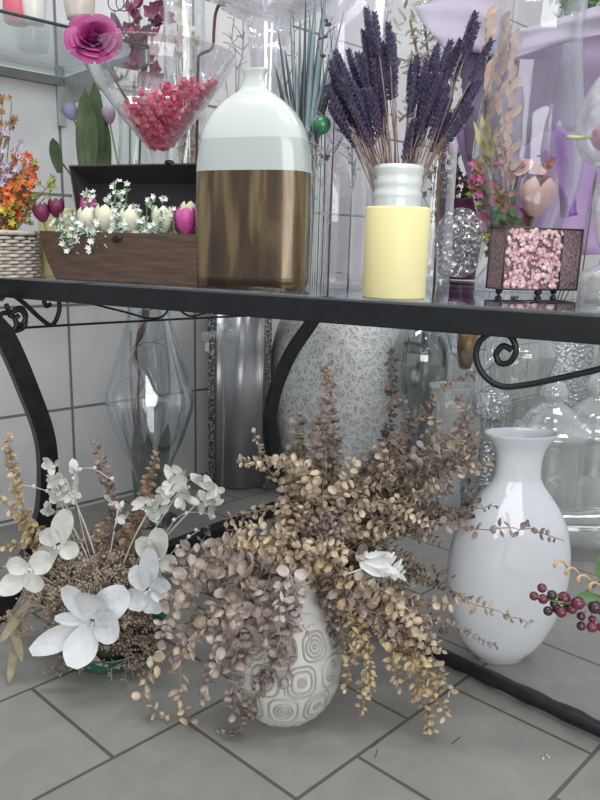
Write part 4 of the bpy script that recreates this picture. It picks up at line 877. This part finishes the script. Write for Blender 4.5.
# ---------------------------------------------------------------- patterned pot
CEM = mat('whitewashed_ceramic', (.56, .56, .53), .55, c2=(.48, .48, .45), sc=30, bump=.15); CEG = mat('grey_relief_line', (.30, .30, .285), .6, c2=(.36, .36, .34))
PT = stand(283, 731, 36, 0)
pot = thing('patterned_pot', PT, 'round whitewashed pot with geometric relief holding the dried eucalyptus', 'pot')
prf = dense([(h, r_*1.1) for h, r_ in outline(0, PT, [(714, 26), (708, 34), (695, 44), (675, 50.5), (655, 51), (635, 47), (615, 39), (600, 31), (590, 26), (583, 26), (577, 30)])], 4); prf = [(h-prf[0][0], r_) for h, r_ in prf]
top_h = prf[-1][0]
mb = MB(); mb.lathe(PT, prf+[(h, max(r_-.005, .002)) for h, r_ in reversed(prf[-12:])], 48, capt=False); mb.build('pot_body', CEM, pot)
_k = [h for h, r_ in prf]; hm = prf[max(range(len(prf)), key=lambda i: prf[i][1])][0]; pr0 = max(r_ for h, r_ in prf)
def onpot(lon, lat, k=1.0):
    a = -math.pi/2+lon-math.atan2(PT.x, PT.y); h = min(max(hm+lat*pr0*1.08, 0), top_h)
    for (h0, r0), (h1, r1) in zip(prf, prf[1:]):
        if h0 <= h <= h1: rr = r0+(r1-r0)*(h-h0)/max(h1-h0, 1e-6); break
    return PT+V((math.cos(a)*rr*k, math.sin(a)*rr*k, h))
pc = PT+V((0, 0, hm))
def relief(pts2, r=.0016, closed=True):
    q = [onpot(a, b, 1.002) for a, b in pts2]
    if closed: q.append(q[0])
    return q
mb = MB(); mg = MB()
def rsq(l, b, s, n=20, p=3.2):
    out = []
    for k in range(n):
        a = 2*math.pi*k/n; x, y = math.cos(a), math.sin(a); q = (abs(x)**p+abs(y)**p)**(-1/p); out.append((l+x*q*s/max(math.cos(b), .3), b+y*q*s))
    return out
for row, lat in enumerate((-.34, .16, .64)):
    for k in range(10):
        lon = k*.628+row*.3
        for s in ((.24, .17, .06) if (k+row) % 2 else (.24, .15, .09, .03)):
            if row == 2 and s == .24: s = .2
            mb.tube(relief(rsq(lon, lat, s, p=2.0 if (k+row) % 2 == 0 and s < .2 else 3.2)), .0022, 5, cap=False)
        if (k+row) % 2: 
            pp = [onpot(lon+dx*.05, lat+dy*.05, 1.012) for dx, dy in ((-1, -1), (1, -1), (1, 1), (-1, 1))]; mg.add(pp+[p+(pc-p)*.03 for p in pp], [(0, 1, 2, 3), (0, 4, 5, 1), (1, 5, 6, 2), (2, 6, 7, 3), (3, 7, 4, 0)])
for k in range(10):
    lon = k*.628+.2
    mb.tube(relief([(lon-.22, -.68), (lon+.05, -.68), (lon+.05, -.78), (lon+.26, -.78), (lon+.26, -.66)], closed=False), .002, 5)
mb.build('relief_pattern', CEG, pot, label='grey outlined geometric relief'); mg.build('relief_square', CEG, pot, smooth=False)

# ---------------------------------------------------------------- eucalyptus
def emat(n, c, c2, sc=45): return mat(n, c, .6, c2=c2, sc=sc, detail=2, lo=.42, hi=.58, bump=.2, bsc=120)
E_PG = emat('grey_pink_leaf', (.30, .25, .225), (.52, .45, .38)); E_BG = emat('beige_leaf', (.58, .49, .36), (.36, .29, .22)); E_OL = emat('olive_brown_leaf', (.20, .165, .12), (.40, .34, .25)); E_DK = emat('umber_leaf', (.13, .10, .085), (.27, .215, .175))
E_YL = emat('straw_leaf', (.60, .48, .30), (.38, .29, .18)); E_PK = emat('dusty_mauve_leaf', (.28, .225, .21), (.40, .335, .31)); E_WH = emat('silver_pink_leaf', (.55, .51, .48), (.44, .40, .37)); ESTM = mat('dried_stem', (.24, .17, .12), .7, c2=(.34, .26, .19))
mouthP = PT+V((0, 0, top_h))
J = lambda a: R.uniform(-a, a)
def sprig(path, lf, m, label, group, dens=1.0, name='eucalyptus_sprig', t0=.22, root=mouthP, droop=.0, sparse=False, cat='dried eucalyptus'):
    pts = smooth_path([root]+[at(*p) for p in path], 6); pts = [p+V((J(.003), J(.003), J(.003))) for p in pts] 
    pts = [p if p.z > .006 else V((p.x, p.y, .006)) for p in pts]
    t = thing(name, root, label, cat, group); m1, m2 = MB(), MB(); N = len(pts)
    m1.tube(pts, [.0016*(1-.6*i/N) for i in range(N)], 4)
    L = sum((pts[i+1]-pts[i]).length for i in range(N-1)); step = lf*.42/dens; acc = 0; nxt = L*t0; an = R.uniform(0, 6)
    for i in range(N-1):
        sl = (pts[i+1]-pts[i]).length; d = (pts[i+1]-pts[i]).normalized() if sl > 1e-6 else V((0, 0, 1))
        while nxt < acc+sl:
            p = pts[i].lerp(pts[i+1], (nxt-acc)/sl); fr = nxt/L; s_ = lf*(1.12-.62*fr)*R.uniform(.8, 1.2)
            q = d.orthogonal().normalized(); q.rotate(Matrix.Rotation(an, 3, d)); an += 1.57+R.uniform(-.4, .4)
            for sg in (1, -1):
                if R.random() < .07: continue
                dd = (q*sg+d*R.uniform(-.3, .8)+V((R.uniform(-.6, .6), R.uniform(-.6, .6), R.uniform(-.7, .3)))).normalized()
                nn = d*.8+V((R.uniform(-.6, .6), R.uniform(-1.1, .1), R.uniform(-.3, .8)))
                pe = p+dd*s_*.18; m1.tube([p, pe], .0006, 3, cap=False); 
                if pe.z < .012: dd.z = abs(dd.z)
                m2.leaf(pe, dd, nn, s_, s_*R.uniform(.7, 1.0), R.uniform(.1, .8))
            nxt += step*R.uniform(.8, 1.25)
        acc += sl
    for k in range(len(m2.v)):
        if m2.v[k].z < .002: m2.v[k].z = .002
    m1.build('stem', ESTM, t); m2.build('leaves', m, t); return t
z0_ = PT.y
def J(a): return R.uniform(-a, a)
# left: large grey-pink leaves
G1 = 'large grey-pink sprigs on the left of the patterned pot'; l1 = 'dried eucalyptus sprig with large grey-pink leaves tumbling left from the patterned pot'
for (x1, y1, x2, y2, x3, y3) in ((250, 560, 190, 575, 165, 625), (255, 570, 205, 590, 180, 660), (262, 565, 215, 560, 165, 600), (268, 575, 230, 600, 205, 700), (272, 580, 245, 620, 232, 715), (258, 560, 215, 548, 178, 560),
    (272, 585, 255, 640, 250, 690), (250, 575, 215, 610, 195, 640), (262, 580, 235, 610, 215, 670), (275, 575, 262, 610, 255, 650), (240, 555, 200, 560, 190, 600), (265, 590, 240, 650, 262, 705), (270, 590, 250, 650, 238, 700),
    (255, 555, 225, 545, 200, 570), (240, 565, 185, 590, 160, 640)):
    sprig([(x1+J(4), y1+J(4), z0_-.03+J(.03)), (x2+J(5), y2+J(5), z0_-.06+J(.04)), (x3, y3, z0_-.06+J(.04))], R.uniform(.026, .034), E_PG if R.random() < .6 else E_PK, l1, G1, .92)
sprig([(235, 600, z0_-.05), (185, 640, z0_-.06), (150, 675, z0_-.05), (146, 705, z0_-.05), (185, 727, z0_-.04)], .026, E_BG, 'long sprig with few beige leaves curling down over the floor at left', None, .42, t0=.35)
sprig([(245, 590, z0_-.05), (190, 645, z0_-.08), (180, 690, z0_-.08), (196, 728, z0_-.06)], .030, E_BG, 'sprig of big heart-shaped beige leaves hanging down at lower left', None, .5, t0=.4)
sprig([(280, 600, z0_-.09), (275, 660, z0_-.11), (235, 735, z0_-.09), (222, 748, z0_-.08)], .020, E_DK, 'dark small-leaved sprig trailing down to the floor left of the pot', None, .8, t0=.35)
sprig([(285, 600, z0_-.08), (290, 640, z0_-.11), (285, 690, z0_-.12)], .024, E_PK, 'mauve sprig hanging over the front left of the patterned pot', None, .9)
sprig([(295, 590, z0_-.09), (300, 610, z0_-.11), (310, 640, z0_-.12)], .024, E_WH, 'pale silvery-pink sprig with oval leaves hanging over the pot front', None, .9)
sprig([(290, 575, z0_-.09), (282, 590, z0_-.11), (278, 620, z0_-.12)], .024, E_WH, 'second pale silvery-pink sprig left of the first above the pot', None, .8)
sprig([(275, 570, z0_-.06), (262, 600, z0_-.09), (268, 655, z0_-.11), (255, 690, z0_-.1)], .022, E_PK, 'thin mauve sprig falling along the left side of the pot', None, .7)
# beige fringe along the middle
G2 = 'beige sprigs across the middle of the bunch'; l2 = 'dried eucalyptus sprig with beige straw leaves arching over the middle'
for (x2, y2, x3, y3) in ((270, 545, 215, 545), (290, 530, 240, 555), (310, 530, 345, 555), (330, 545, 385, 570), (300, 545, 290, 570), (280, 560, 245, 575), (340, 535, 400, 530), (320, 540, 360, 590), (330, 560, 350, 600), (265, 530, 225, 530)):
    sprig([(295+J(8), 575, z0_-.03), (x2, y2, z0_-.05+J(.03)), (x3, y3, z0_-.06+J(.03))], R.uniform(.019, .024), E_YL if R.random() < .6 else E_BG, l2, G2, 1.0, t0=.3)
# upper mass
G3 = 'small olive-brown sprigs rising behind the patterned pot'; l3 = 'upright dried eucalyptus sprig with small olive-brown leaves in the upper bunch'
for i in range(64):
    x3 = R.uniform(285, 468); top_ = 372+max(0, 330-x3)*1.3+max(0, x3-345)*.22
    if 345 < x3 < 395: top_ = 415
    y3 = R.uniform(top_, 520); zz_ = z0_+R.uniform(-.02, .28)
    xm = 310+(x3-310)*.55; ym = 560+(y3-560)*.55
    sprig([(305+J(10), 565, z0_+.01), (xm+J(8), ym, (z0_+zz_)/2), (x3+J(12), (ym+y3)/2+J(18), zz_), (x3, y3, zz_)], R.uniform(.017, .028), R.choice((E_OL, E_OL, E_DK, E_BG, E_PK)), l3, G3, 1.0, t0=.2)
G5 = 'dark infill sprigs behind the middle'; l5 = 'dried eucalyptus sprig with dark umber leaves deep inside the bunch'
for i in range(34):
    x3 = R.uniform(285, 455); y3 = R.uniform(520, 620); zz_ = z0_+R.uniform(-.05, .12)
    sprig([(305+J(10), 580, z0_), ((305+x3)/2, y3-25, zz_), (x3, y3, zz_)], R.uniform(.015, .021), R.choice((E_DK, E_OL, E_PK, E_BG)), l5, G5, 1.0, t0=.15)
for i in range(22):
    x3 = R.uniform(232, 310); y3 = R.uniform(max(455, 560-(x3-225)*1.2), 560); zz_ = z0_+R.uniform(-.03, .1)
    sprig([(300+J(6), 575, z0_), (290+J(10), 545+J(12), zz_), (x3+J(8), y3+J(10)+12, zz_), (x3, y3, zz_)], R.uniform(.015, .021), R.choice((E_DK, E_OL, E_PK, E_BG, E_YL)), 'short mixed-brown eucalyptus sprig pointing left from the middle of the bunch', 'short sprigs pointing left from the bunch', 1.0, t0=.25)
sprig([(305, 560, z0_+.02), (312, 500, z0_+.05), (318, 430, z0_+.08), (330, 395, z0_+.08), (327, 366, z0_+.08)], .024, emat('brick_pink_leaf', (.28, .19, .15), (.36, .28, .22)), 'tallest brick-pink spike in front of the silver wire vase', None, 1.3, t0=.5)
sprig([(300, 560, z0_), (312, 500, z0_), (300, 466, z0_-.02), (240, 461, z0_-.03)], .021, E_BG, 'beige spike pointing left across the curved table leg', None, 1.4, t0=.45)
sprig([(300, 570, z0_), (285, 520, z0_), (262, 510, z0_), (225, 520, z0_)], .02, E_OL, 'short brown spike pointing left below the beige spike', None, .8, t0=.4)
sprig([(300, 570, z0_), (290, 500, z0_+.02), (262, 460, z0_+.02), (255, 430, z0_+.02)], .018, E_OL, 'thin brown spike standing at the left of the upper bunch', None, .8, t0=.4)
sprig([(340, 560, z0_+.1), (380, 460, z0_+.2), (392, 400, z0_+.25), (392, 345, z0_+.25)], .024, E_DK, 'dark spike rising highest at the right of the silver vase', None, 1.1, t0=.4)
sprig([(350, 560, z0_+.1), (400, 450, z0_+.2), (440, 390, z0_+.22), (475, 375, z0_+.22)], .018, emat('rosy_tan_leaf', (.33, .23, .18), (.42, .34, .27)), 'rosy tan spike bending right beneath the gold votive', None, 1.0, t0=.5)
sprig([(350, 560, z0_+.1), (410, 470, z0_+.15), (450, 440, z0_+.18), (490, 438, z0_+.18)], .022, E_BG, 'beige round-leaved spike reaching the white vase rim', None, .8, t0=.4)
sprig([(340, 560, z0_), (400, 500, z0_), (470, 470, z0_), (490, 462, z0_)], .018, E_BG, 'pale sprig reaching towards the neck of the white vase', None, .7, t0=.4)
# right
sprig([(330, 560, z0_), (400, 520, z0_-.02), (470, 530, z0_-.04), (520, 528, z0_-.04), (565, 540, z0_-.04)], .022, E_PK, 'long horizontal sprig crossing the white vase body', None, .55, t0=.3)
sprig([(330, 565, z0_), (420, 525, z0_), (470, 510, z0_-.02), (500, 505, z0_-.02)], .014, E_DK, 'dark thin sprig in front of the white vase shoulder', None, .5, t0=.5)
sprig([(340, 580, z0_-.02), (420, 600, z0_-.06), (480, 605, z0_-.08), (530, 625, z0_-.08)], .022, E_BG, 'beige sprig stretching right across the lower white vase', None, .6, t0=.35)
sprig([(340, 590, z0_-.02), (400, 610, z0_-.06), (450, 625, z0_-.08), (495, 645, z0_-.08)], .015, E_PK, 'brown small-leaved sprig stretching right near the floor', None, .9, t0=.35)
sprig([(340, 590, z0_-.02), (410, 580, z0_), (450, 590, z0_), (470, 600, z0_)], .017, E_OL, 'short olive sprig between bunch and white vase', None, .9, t0=.35)
G4 = 'hanging straw sprigs right of the patterned pot'; l4 = 'straw-coloured eucalyptus sprig hanging down right of the patterned pot'
for (x2, y2, x3, y3, lf) in ((345, 600, 345, 690, .017), (355, 600, 362, 712, .017), (350, 610, 372, 690, .016), (365, 590, 400, 690, .019), (375, 600, 432, 732, .021), (385, 600, 445, 715, .021), (380, 600, 425, 690, .022), (370, 610, 410, 650, .02), (395, 605, 450, 690, .018), (350, 610, 350, 660, .018), (380, 590, 440, 650, .018), (385, 610, 418, 670, .02)):
    sprig([(325+J(6), 575, z0_-.03), (x2, y2, z0_-.06+J(.03)), ((x2+x3)/2+6, (y2+y3)/2, z0_-.08), (x3, y3, z0_-.09+J(.02))], lf*1.25, R.choice((E_YL, E_BG, E_YL, E_PK)), l4, G4, 1.15, t0=.3)
for i in range(10):
    x3 = 330+i*13+J(5); y3 = R.uniform(620, 665); sprig([(320+J(6), 580, z0_-.02), ((320+x3)/2, 595+J(10), z0_-.05), (x3, y3, z0_-.06+J(.03))], .019, R.choice((E_PK, E_OL, E_BG, E_DK)), 'dull brown eucalyptus sprig hanging beside the pot on its right', 'dull brown sprigs hanging beside the pot', 1.0, t0=.25)
# dusty miller white leaf
DM = mat('frosted_white_leaf', (.66, .68, .67), .7, c2=(.58, .60, .59), bump=.2); t = thing('dusty_miller_sprig', mouthP, 'frosty white lobed leaf in the middle of the eucalyptus', 'leaf')
m1, m2 = MB(), MB(); a = at(345, 575, z0_-.06); b = at(372, 565, z0_-.10); m1.tube([mouthP, a, b], .0015, 5)
for k in range(12):
    p = at(364, 556, z0_-.09).lerp(at(402, 574, z0_-.1), k/11)+V((0, J(.003), 0)); 
    for sg in (1, -1): m2.petal(p, V((.5, -.2, sg*1.0)), V((J(.5), -1, .2)), (.024*math.sin(math.pi*(k+2)/15)+.004)*R.uniform(.6, 1.1), .006, .3, R.uniform(-.6, .6), .5, 4, 3)
for k in range(5): m2.petal(at(362+J(4), 560+J(6), z0_-.095), at(404, 556+7*k, z0_-.1)-at(362, 562, z0_-.095), V((0, -1, J(.6)+.2)), .05+J(.012), .014, .3, J(.5), .5, 8, 4, .08)
m1.build('stem', DM, t); m2.build('leaf_lobes', DM, t)

# ---------------------------------------------------------------- left arrangement
GB = mat('dark_green_plastic', (.02, .10, .075), .3, c2=(.03, .13, .10)); LB = flo(112, 652); lbz = LB.y
bowl = vessel('green_bowl', LB, [(0, .07), (.004, .085), (.03, .105), (.05, .118), (.053, .122)], GB, 'dark green plastic bowl under the white and brown dried flowers', 'bowl', 44, th=.005)
SR = LB+V((0, 0, .03))
STA = mat('tan_seedhead', (.34, .275, .21), .8, c2=(.52, .46, .38), sc=160); STD = mat('brown_seedhead', (.19, .145, .11), .8, c2=(.36, .30, .235), sc=160)
mb = MB(); mb.ball(LB+V((0, 0, .05)), .095, 20, 8, (1, 1, .45)); tag(mb.build('floral_foam', mat('dark_moss', (.02, .022, .015), .9, c2=(.045, .04, .028), bump=.6), org=LB), 'dark mossy foam filling the green bowl', 'foam')
def seed_sprig(tip, label, group, m, n=70, spread=.022, root=None):
    root = SR+V((R.uniform(-.06, .06), R.uniform(-.05, .05), .03)) if root is None else root
    t = thing('seedhead_sprig', root, label, 'dried flower', group); m1, m2 = MB(), MB(); tip = V(tip)
    if tip.z < .01: tip.z = .01
    mid = root.lerp(tip, .5)+V((0, 0, .02)); cv = lambda s: root*(1-s)**2+mid*2*s*(1-s)+tip*s*s
    m1.tube([cv(i/6) for i in range(7)], .0012, 4)
    for k in range(9):
        s = R.uniform(.35, 1); c = cv(s); e = c+V((J(1), J(1), R.uniform(-.3, 1)))*spread*1.1; m1.tube([c, e], .0006, 3)
        for j in range(n//9):
            p = c.lerp(e, R.uniform(.3, 1.1))+V((J(1), J(1), J(1)))*.006; p.z = max(p.z, .003); m2.ball(p, R.uniform(.0018, .0032), 4, 3)
    m1.build('stem', ESTM, t); m2.build('seedheads', m, t, smooth=False)
for i in range(95):
    a = R.uniform(0, 6.28); u = math.sqrt(R.uniform(0, 1)); x = 84+math.cos(a)*70*u; y = 582+math.sin(a)*56*u-4
    seed_sprig(at(x, y, lbz-.05+(y-600)*-.0012+J(.04)), 'sprig of tiny tan seedheads in the dome of the left arrangement', 'seedhead sprigs filling the left arrangement', R.choice((STA, STA, STD)), 150, .03)
for i in range(28):
    x = R.choice((R.uniform(5, 60), R.uniform(65, 165), R.uniform(110, 165))); y = (R.uniform(645, 688) if x > 60 else R.uniform(610, 680)) if i % 2 else R.uniform(600, 650)
    seed_sprig(at(x, y, lbz-.11+J(.02)), 'brown seedhead sprig hanging over the floor below the white magnolia', 'seedhead sprigs hanging over the bowl rim', STD, 60)
MAGW = mat('white_fabric_petal', (.66, .69, .72), .5, c2=(.58, .61, .64), sc=25, bump=.3, bsc=60); IVW = mat('ivory_fabric_petal', (.66, .67, .63), .55, c2=(.55, .56, .52), sc=30, bump=.3, bsc=60)
def bigflower(c, z, petals, m, label, name='fabric_flower', center=True, root=None):
    root = root or SR; C = at(c[0], c[1], z); t = thing(name, root, label, 'fabric flower')
    mb = MB(); mb.tube([root, root.lerp(C, .5)+V((0, .02, .01)), C], .0025, 5); mb.build('stem', ESTM, t)
    for (x, y, w_, dz) in petals:
        e = at(x, y, z+dz); mb = MB(); d = e-C; mb.petal(C+d*.08, d, V((J(.3), -1, .25)), d.length*.98, w_*z/FP, R.uniform(.35, .6), R.uniform(.1, .8), .5, 12, 6, .02, .3); mb.build('petal', m, t)
    if center:
        mb = MB(); 
        for k in range(9): mb.ball(C+V((J(.006), -.008+J(.004), J(.006))), .0028, 6, 4)
        mb.build('flower_center', m, t)
    return t
mz = lbz-.13
bigflower((92, 622), mz, ((66, 583, 22, -.01), (97, 580, 30, -.02), (128, 590, 34, .0), (124, 628, 34, -.03), (74, 664, 34, -.03), (38, 648, 26, .0), (60, 615, 14, .01)), MAGW, 'big white fabric magnolia in front of the left arrangement')
bigflower((30, 570), mz+.04, ((5, 590, 22, 0), (52, 556, 24, 0), (10, 560, 20, 0), (38, 590, 20, 0)), IVW, 'ivory fabric flower at the far left of the arrangement')
bigflower((58, 545), mz+.10, ((68, 510, 22, 0), (42, 560, 22, 0), (44, 528, 20, 0), (78, 552, 20, 0)), IVW, 'ivory fabric petals above the far-left flower')
bigflower((148, 590), mz+.02, ((150, 548, 20, 0), (172, 588, 26, 0), (130, 604, 26, 0), (163, 608, 30, 0), (134, 566, 22, 0)), MAGW, 'white fabric flower right of the magnolia')
bigflower((158, 560), mz+.06, ((140, 538, 22, 0), (160, 528, 22, 0), (176, 565, 20, 0), (150, 585, 18, 0)), IVW, 'ivory fabric bloom behind the right-hand white flower')
def cluster(c, z, n, rad, m, label, L=.03, root=None, name='fabric_blossom_cluster'):
    root = root or SR+V((0, 0, .03)); C = at(c[0], c[1], z); t = thing(name, root, label, 'fabric flower'); mb = MB(); mb.tube(smooth_path([root, root.lerp(C, .5)+V((J(.01), 0, .02)), C], 4), .002, 5); mb.build('stem', IVW, t); mb = MB()
    for k in range(n+2):
        p = at(c[0]+J(rad*1.25), c[1]+J(rad*1.25), z+J(.015)); 
        for j in range(R.randint(2, 5)):
            d = V((J(1), -.4+J(.7), J(1)+.2)); mb.petal(p, d, V((J(.8), -1, .4+J(.6))), L*R.uniform(.7, 1.25), L*R.uniform(.4, .65), .35, .5, .3, 4, 3, .01)
    mb.build('blossoms', m, t)
cluster((65, 478), mz+.14, 7, 12, IVW, 'ivory fabric blossom cluster topping the left arrangement', .027)
cluster((60, 502), mz+.14, 5, 10, IVW, 'ivory fabric blossoms just below the top cluster', .027)
cluster((150, 508), mz+.10, 4, 10, IVW, 'ivory fabric bud cluster right of the brown spikes', .03)
cluster((182, 487), mz+.10, 4, 9, IVW, 'white fabric bud cluster of the right-hand spray', .032)
cluster((205, 495), mz+.10, 5, 11, IVW, 'outermost white fabric cluster of the right-hand spray', .030)
cluster((118, 510), mz+.12, 3, 8, IVW, 'single upright ivory bud left of the brown spikes', .02)
def beads(path, z, label, m=IVW):
    P3 = smooth_path([SR+V((0, 0, .05))]+[at(x, y, z) for x, y in path], 5); t = thing('bead_wire', SR, label, 'bead spray'); mb = MB(); mb.tube(P3, .0009, 4); mb.build('wire', m, t)
    for i in range(len(P3)//2, len(P3), 3):
        mb = MB(); mb.ball(P3[i]+V((J(.004), 0, J(.004))), .0042, 10, 6); mb.build('pearl', MAGW, t)
beads([(85, 540), (75, 480), (90, 468), (115, 482)], mz+.12, 'wire of white pearls arching right from the top cluster')
beads([(70, 530), (60, 500), (38, 488), (12, 484)], mz+.13, 'wire of white pearls pointing left past the table leg')
beads([(150, 560), (175, 520), (195, 512), (215, 516)], mz+.08, 'wire of white pearls below the right-hand spray')
beads([(165, 560), (185, 540), (200, 530)], mz+.08, 'short pearl wire right of the ivory bloom')
sr2 = SR+V((0, .02, .04))
def sp2(path, lf, m, lab, dens=1.2, t0=.3): sprig([(x, y, z) for x, y, z in path], lf, m, lab, None, dens, root=sr2, t0=t0)
TAN = emat('tan_brown_leaf', (.30, .20, .14), (.38, .28, .20))
sp2([(120, 560, lbz), (140, 510, lbz), (157, 448, lbz)], .021, TAN, 'tan eucalyptus spike at the right of the left arrangement', 1.8)
sp2([(115, 560, lbz), (140, 520, lbz), (150, 475, lbz)], .024, TAN, 'fuller tan eucalyptus spike beside the tallest one', 1.8)
sp2([(110, 560, lbz), (112, 500, lbz), (95, 442, lbz)], .020, emat('mauve_brown_leaf', (.20, .15, .14), (.28, .22, .2)), 'mauve-brown eucalyptus spike leaning left in the left arrangement', 1.6)
sp2([(110, 560, lbz), (100, 530, lbz), (112, 520, lbz)], .02, TAN, 'short tan eucalyptus sprig in the centre of the left arrangement')
sp2([(60, 570, lbz), (30, 530, lbz), (15, 480, lbz), (8, 436, lbz)], .022, E_YL, 'straw spike standing at the left edge of the picture', 1.6, .5)
sp2([(60, 570, lbz), (35, 545, lbz), (5, 545, lbz)], .022, E_YL, 'straw sprig lying left above the floor', 1.2, .5)
sp2([(60, 570, lbz), (25, 520, lbz), (2, 500, lbz), (-8, 485, lbz)], .026, E_YL, 'broad straw leaves at the far left edge', 1.0, .5)
sp2([(150, 590, lbz-.08), (175, 560, lbz-.05), (205, 545, lbz-.05)], .026, E_PK, 'mauve round leaves on the right of the left arrangement', .7)
sp2([(150, 590, lbz-.05), (190, 560, lbz-.05), (210, 525, lbz)], .022, E_PK, 'mauve sprig behind the right-hand white spray', .7)
DRL = mat('dry_strap_leaf', (.20, .18, .11), .6, c2=(.32, .28, .18), sc=40)
for k, (x0, y0, x1, y1, w_, lab) in enumerate(((20, 615, 12, 695, 10, 'dry olive strap leaf hanging at the far left'), (8, 610, 24, 660, 9, 'dry olive strap leaf crossing the first at the far left'), (70, 640, 105, 665, 9, 'dry twisted strap leaf under the magnolia'), (30, 600, 2, 640, 10, 'short dry strap leaf at the left edge'))):
    a, b = at(x0, y0, mz+.04), at(x1, y1, mz+.02); b.z = max(b.z, .004); mb = MB(); mb.tube([SR, a], .0015, 4); mb.petal(a, b-a, V((.2, -1, .3)), (b-a).length, w_*mz/FP, .4, .3, .1, 10, 3, .04); tag(mb.build('strap_leaf', DRL, org=SR), lab, 'dried leaf')

# ---------------------------------------------------------------- berry sprig (right)
bz = .98; BER = [mat('wine_berry', (.12, .02, .04), .25, c2=(.20, .04, .075), coat=.3, sc=20), mat('dark_berry', (.035, .025, .03), .25, c2=(.07, .03, .045), coat=.3, sc=20)]
BR = V((at(700, 640, bz).x, bz, 0)); t = thing('berry_sprig', BR, 'sprig of wine-red berries with curly straw tendril at the right edge', 'berry sprig'); mb = MB()
mb.tube(smooth_path([BR, at(690, 650, bz), at(640, 610, bz), at(595, 605, bz), at(560, 602, bz), at(538, 597, bz)]), .0016, 5)
bl = ((534, 596, 5, 0), (542, 588, 5.2, 0), (543, 599, 5.5, 0), (552, 595, 5.4, 1), (548, 611, 5.2, 1), (554, 604, 4.6, 1), (564, 598, 7.2, 0), (561, 612, 6, 0), (557, 609, 5.4, 1), (578, 603, 7.2, 0), (572, 609, 5.5, 0), (567, 608, 4.5, 1), (581, 616, 4.8, 1), (581, 626, 5, 1), (592, 627, 6, 0), (592, 619, 4.2, 0), (595, 607, 7.5, 1), (601, 627, 5, 0), (604, 612, 6, 0))
for (x, y, r, k) in bl: mb.tube([at(x, y, bz), at((x+590)/2, (y+606)/2, bz+.005)], .0008, 4)
mb.build('stem', STEMG, t)
for (x, y, r, k) in bl:
    m1 = MB(); m1.ball(at(x, y, bz+R.uniform(-.008, .008)), r*bz/FP, 14, 9); m1.build('berry', BER[k], t)
mb = MB(); cpts = []
for i in range(60):
    s = i/59; x = 552+s*60; y = 560+s*38; an = i*.55; cpts.append(at(x+3.5*math.cos(an), y+5*math.sin(an), bz+.006*math.cos(an)))
mb.tube(cpts+[at(640, 610, bz)], [.0016+.0008*(i/60) for i in range(61)], 6); mb.build('curly_tendril', mat('peach_straw', (.55, .38, .22), .6, c2=(.62, .46, .30)), t)
mb = MB()
for (x0, y0, x1, y1, w_) in ((600, 598, 575, 595, 10), (612, 560, 597, 556, 14), (604, 582, 596, 560, 12)): a, b = at(x0, y0, bz), at(x1, y1, bz); mb.petal(a, b-a, V((0, -1, .3)), (b-a).length, w_*bz/FP, .2, .2, .1)
mb.build('leaves', mat('fresh_green_leaf', (.12, .24, .07), .5, c2=(.08, .16, .07)), t)

bpy.context.view_layer.update()
ORD = ['', 'second', 'third', 'fourth', 'fifth', 'sixth', 'seventh', 'eighth', 'ninth', 'tenth', 'eleventh', 'twelfth', 'thirteenth', 'fourteenth', 'fifteenth']
def ordinal(group, base):
    L = [o for o in SC.objects if o.get('group') == group and o.parent is None]
    def tipx(o):
        m = o.children[0] if o.children else o; m = next((c for c in o.children if c.name.startswith('stem')), m); n = len(m.data.vertices); mm = m.matrix_world
        return proj(mm @ m.data.vertices[n-1].co)[0]
    L.sort(key=tipx)
    for i, o in enumerate(L): o['label'] = base+(', its tip leftmost of them' if i == 0 else ', its tip rightmost of them' if i == len(L)-1 else ', its tip '+ORD[i]+' from the left')
ordinal(G1, 'large-leaved grey-pink eucalyptus sprig spilling left of the pot'); ordinal(G2, 'beige straw eucalyptus sprig across the middle'); ordinal(G4, 'straw eucalyptus sprig hanging right of the pot')
ordinal('dull brown sprigs hanging beside the pot', 'dull brown sprig hanging right beside the pot'); ordinal('tulip leaves behind the chest', 'broad green tulip leaf behind the chest')
# floor crumbs
for k, (x, y, lab) in enumerate(((547, 756, 'tiny pale crumb of petals on the floor tile at lower right'), (543, 759, 'second tiny crumb beside the pale crumb'), (549, 758, 'third tiny crumb touching the pale crumb'))):
    P = flo(x, y)+V((0, 0, .0015)); mb = MB(); mb.ball(P, .002, 6, 4); mb.v = [p+V((J(.0008), J(.0008), 0)) for p in mb.v]; tag(mb.build('petal_crumb', BLS, org=P-V((0, 0, .0015))), lab, 'debris')
for k, (x0, y0, x1, y1) in enumerate(((452, 744, 460, 738), (372, 748, 378, 742), (375, 758, 377, 750))):
    a, b = flo(x0, y0)+V((0, 0, .001)), flo(x1, y1)+V((0, 0, .001)); mb = MB(); mb.tube([a, (a+b)/2+V((.001, .001, .0)), b], .0008, 5); tag(mb.build('broken_stem', DTW, org=a), ['short dark stem bit lying on the floor right of the bunch', 'stem bit on the floor below the hanging sprigs', 'stem bit lying nearest the camera below the hanging sprigs'][k], 'debris')

for o in SC.objects:
    if '_o' in o: del o['_o']
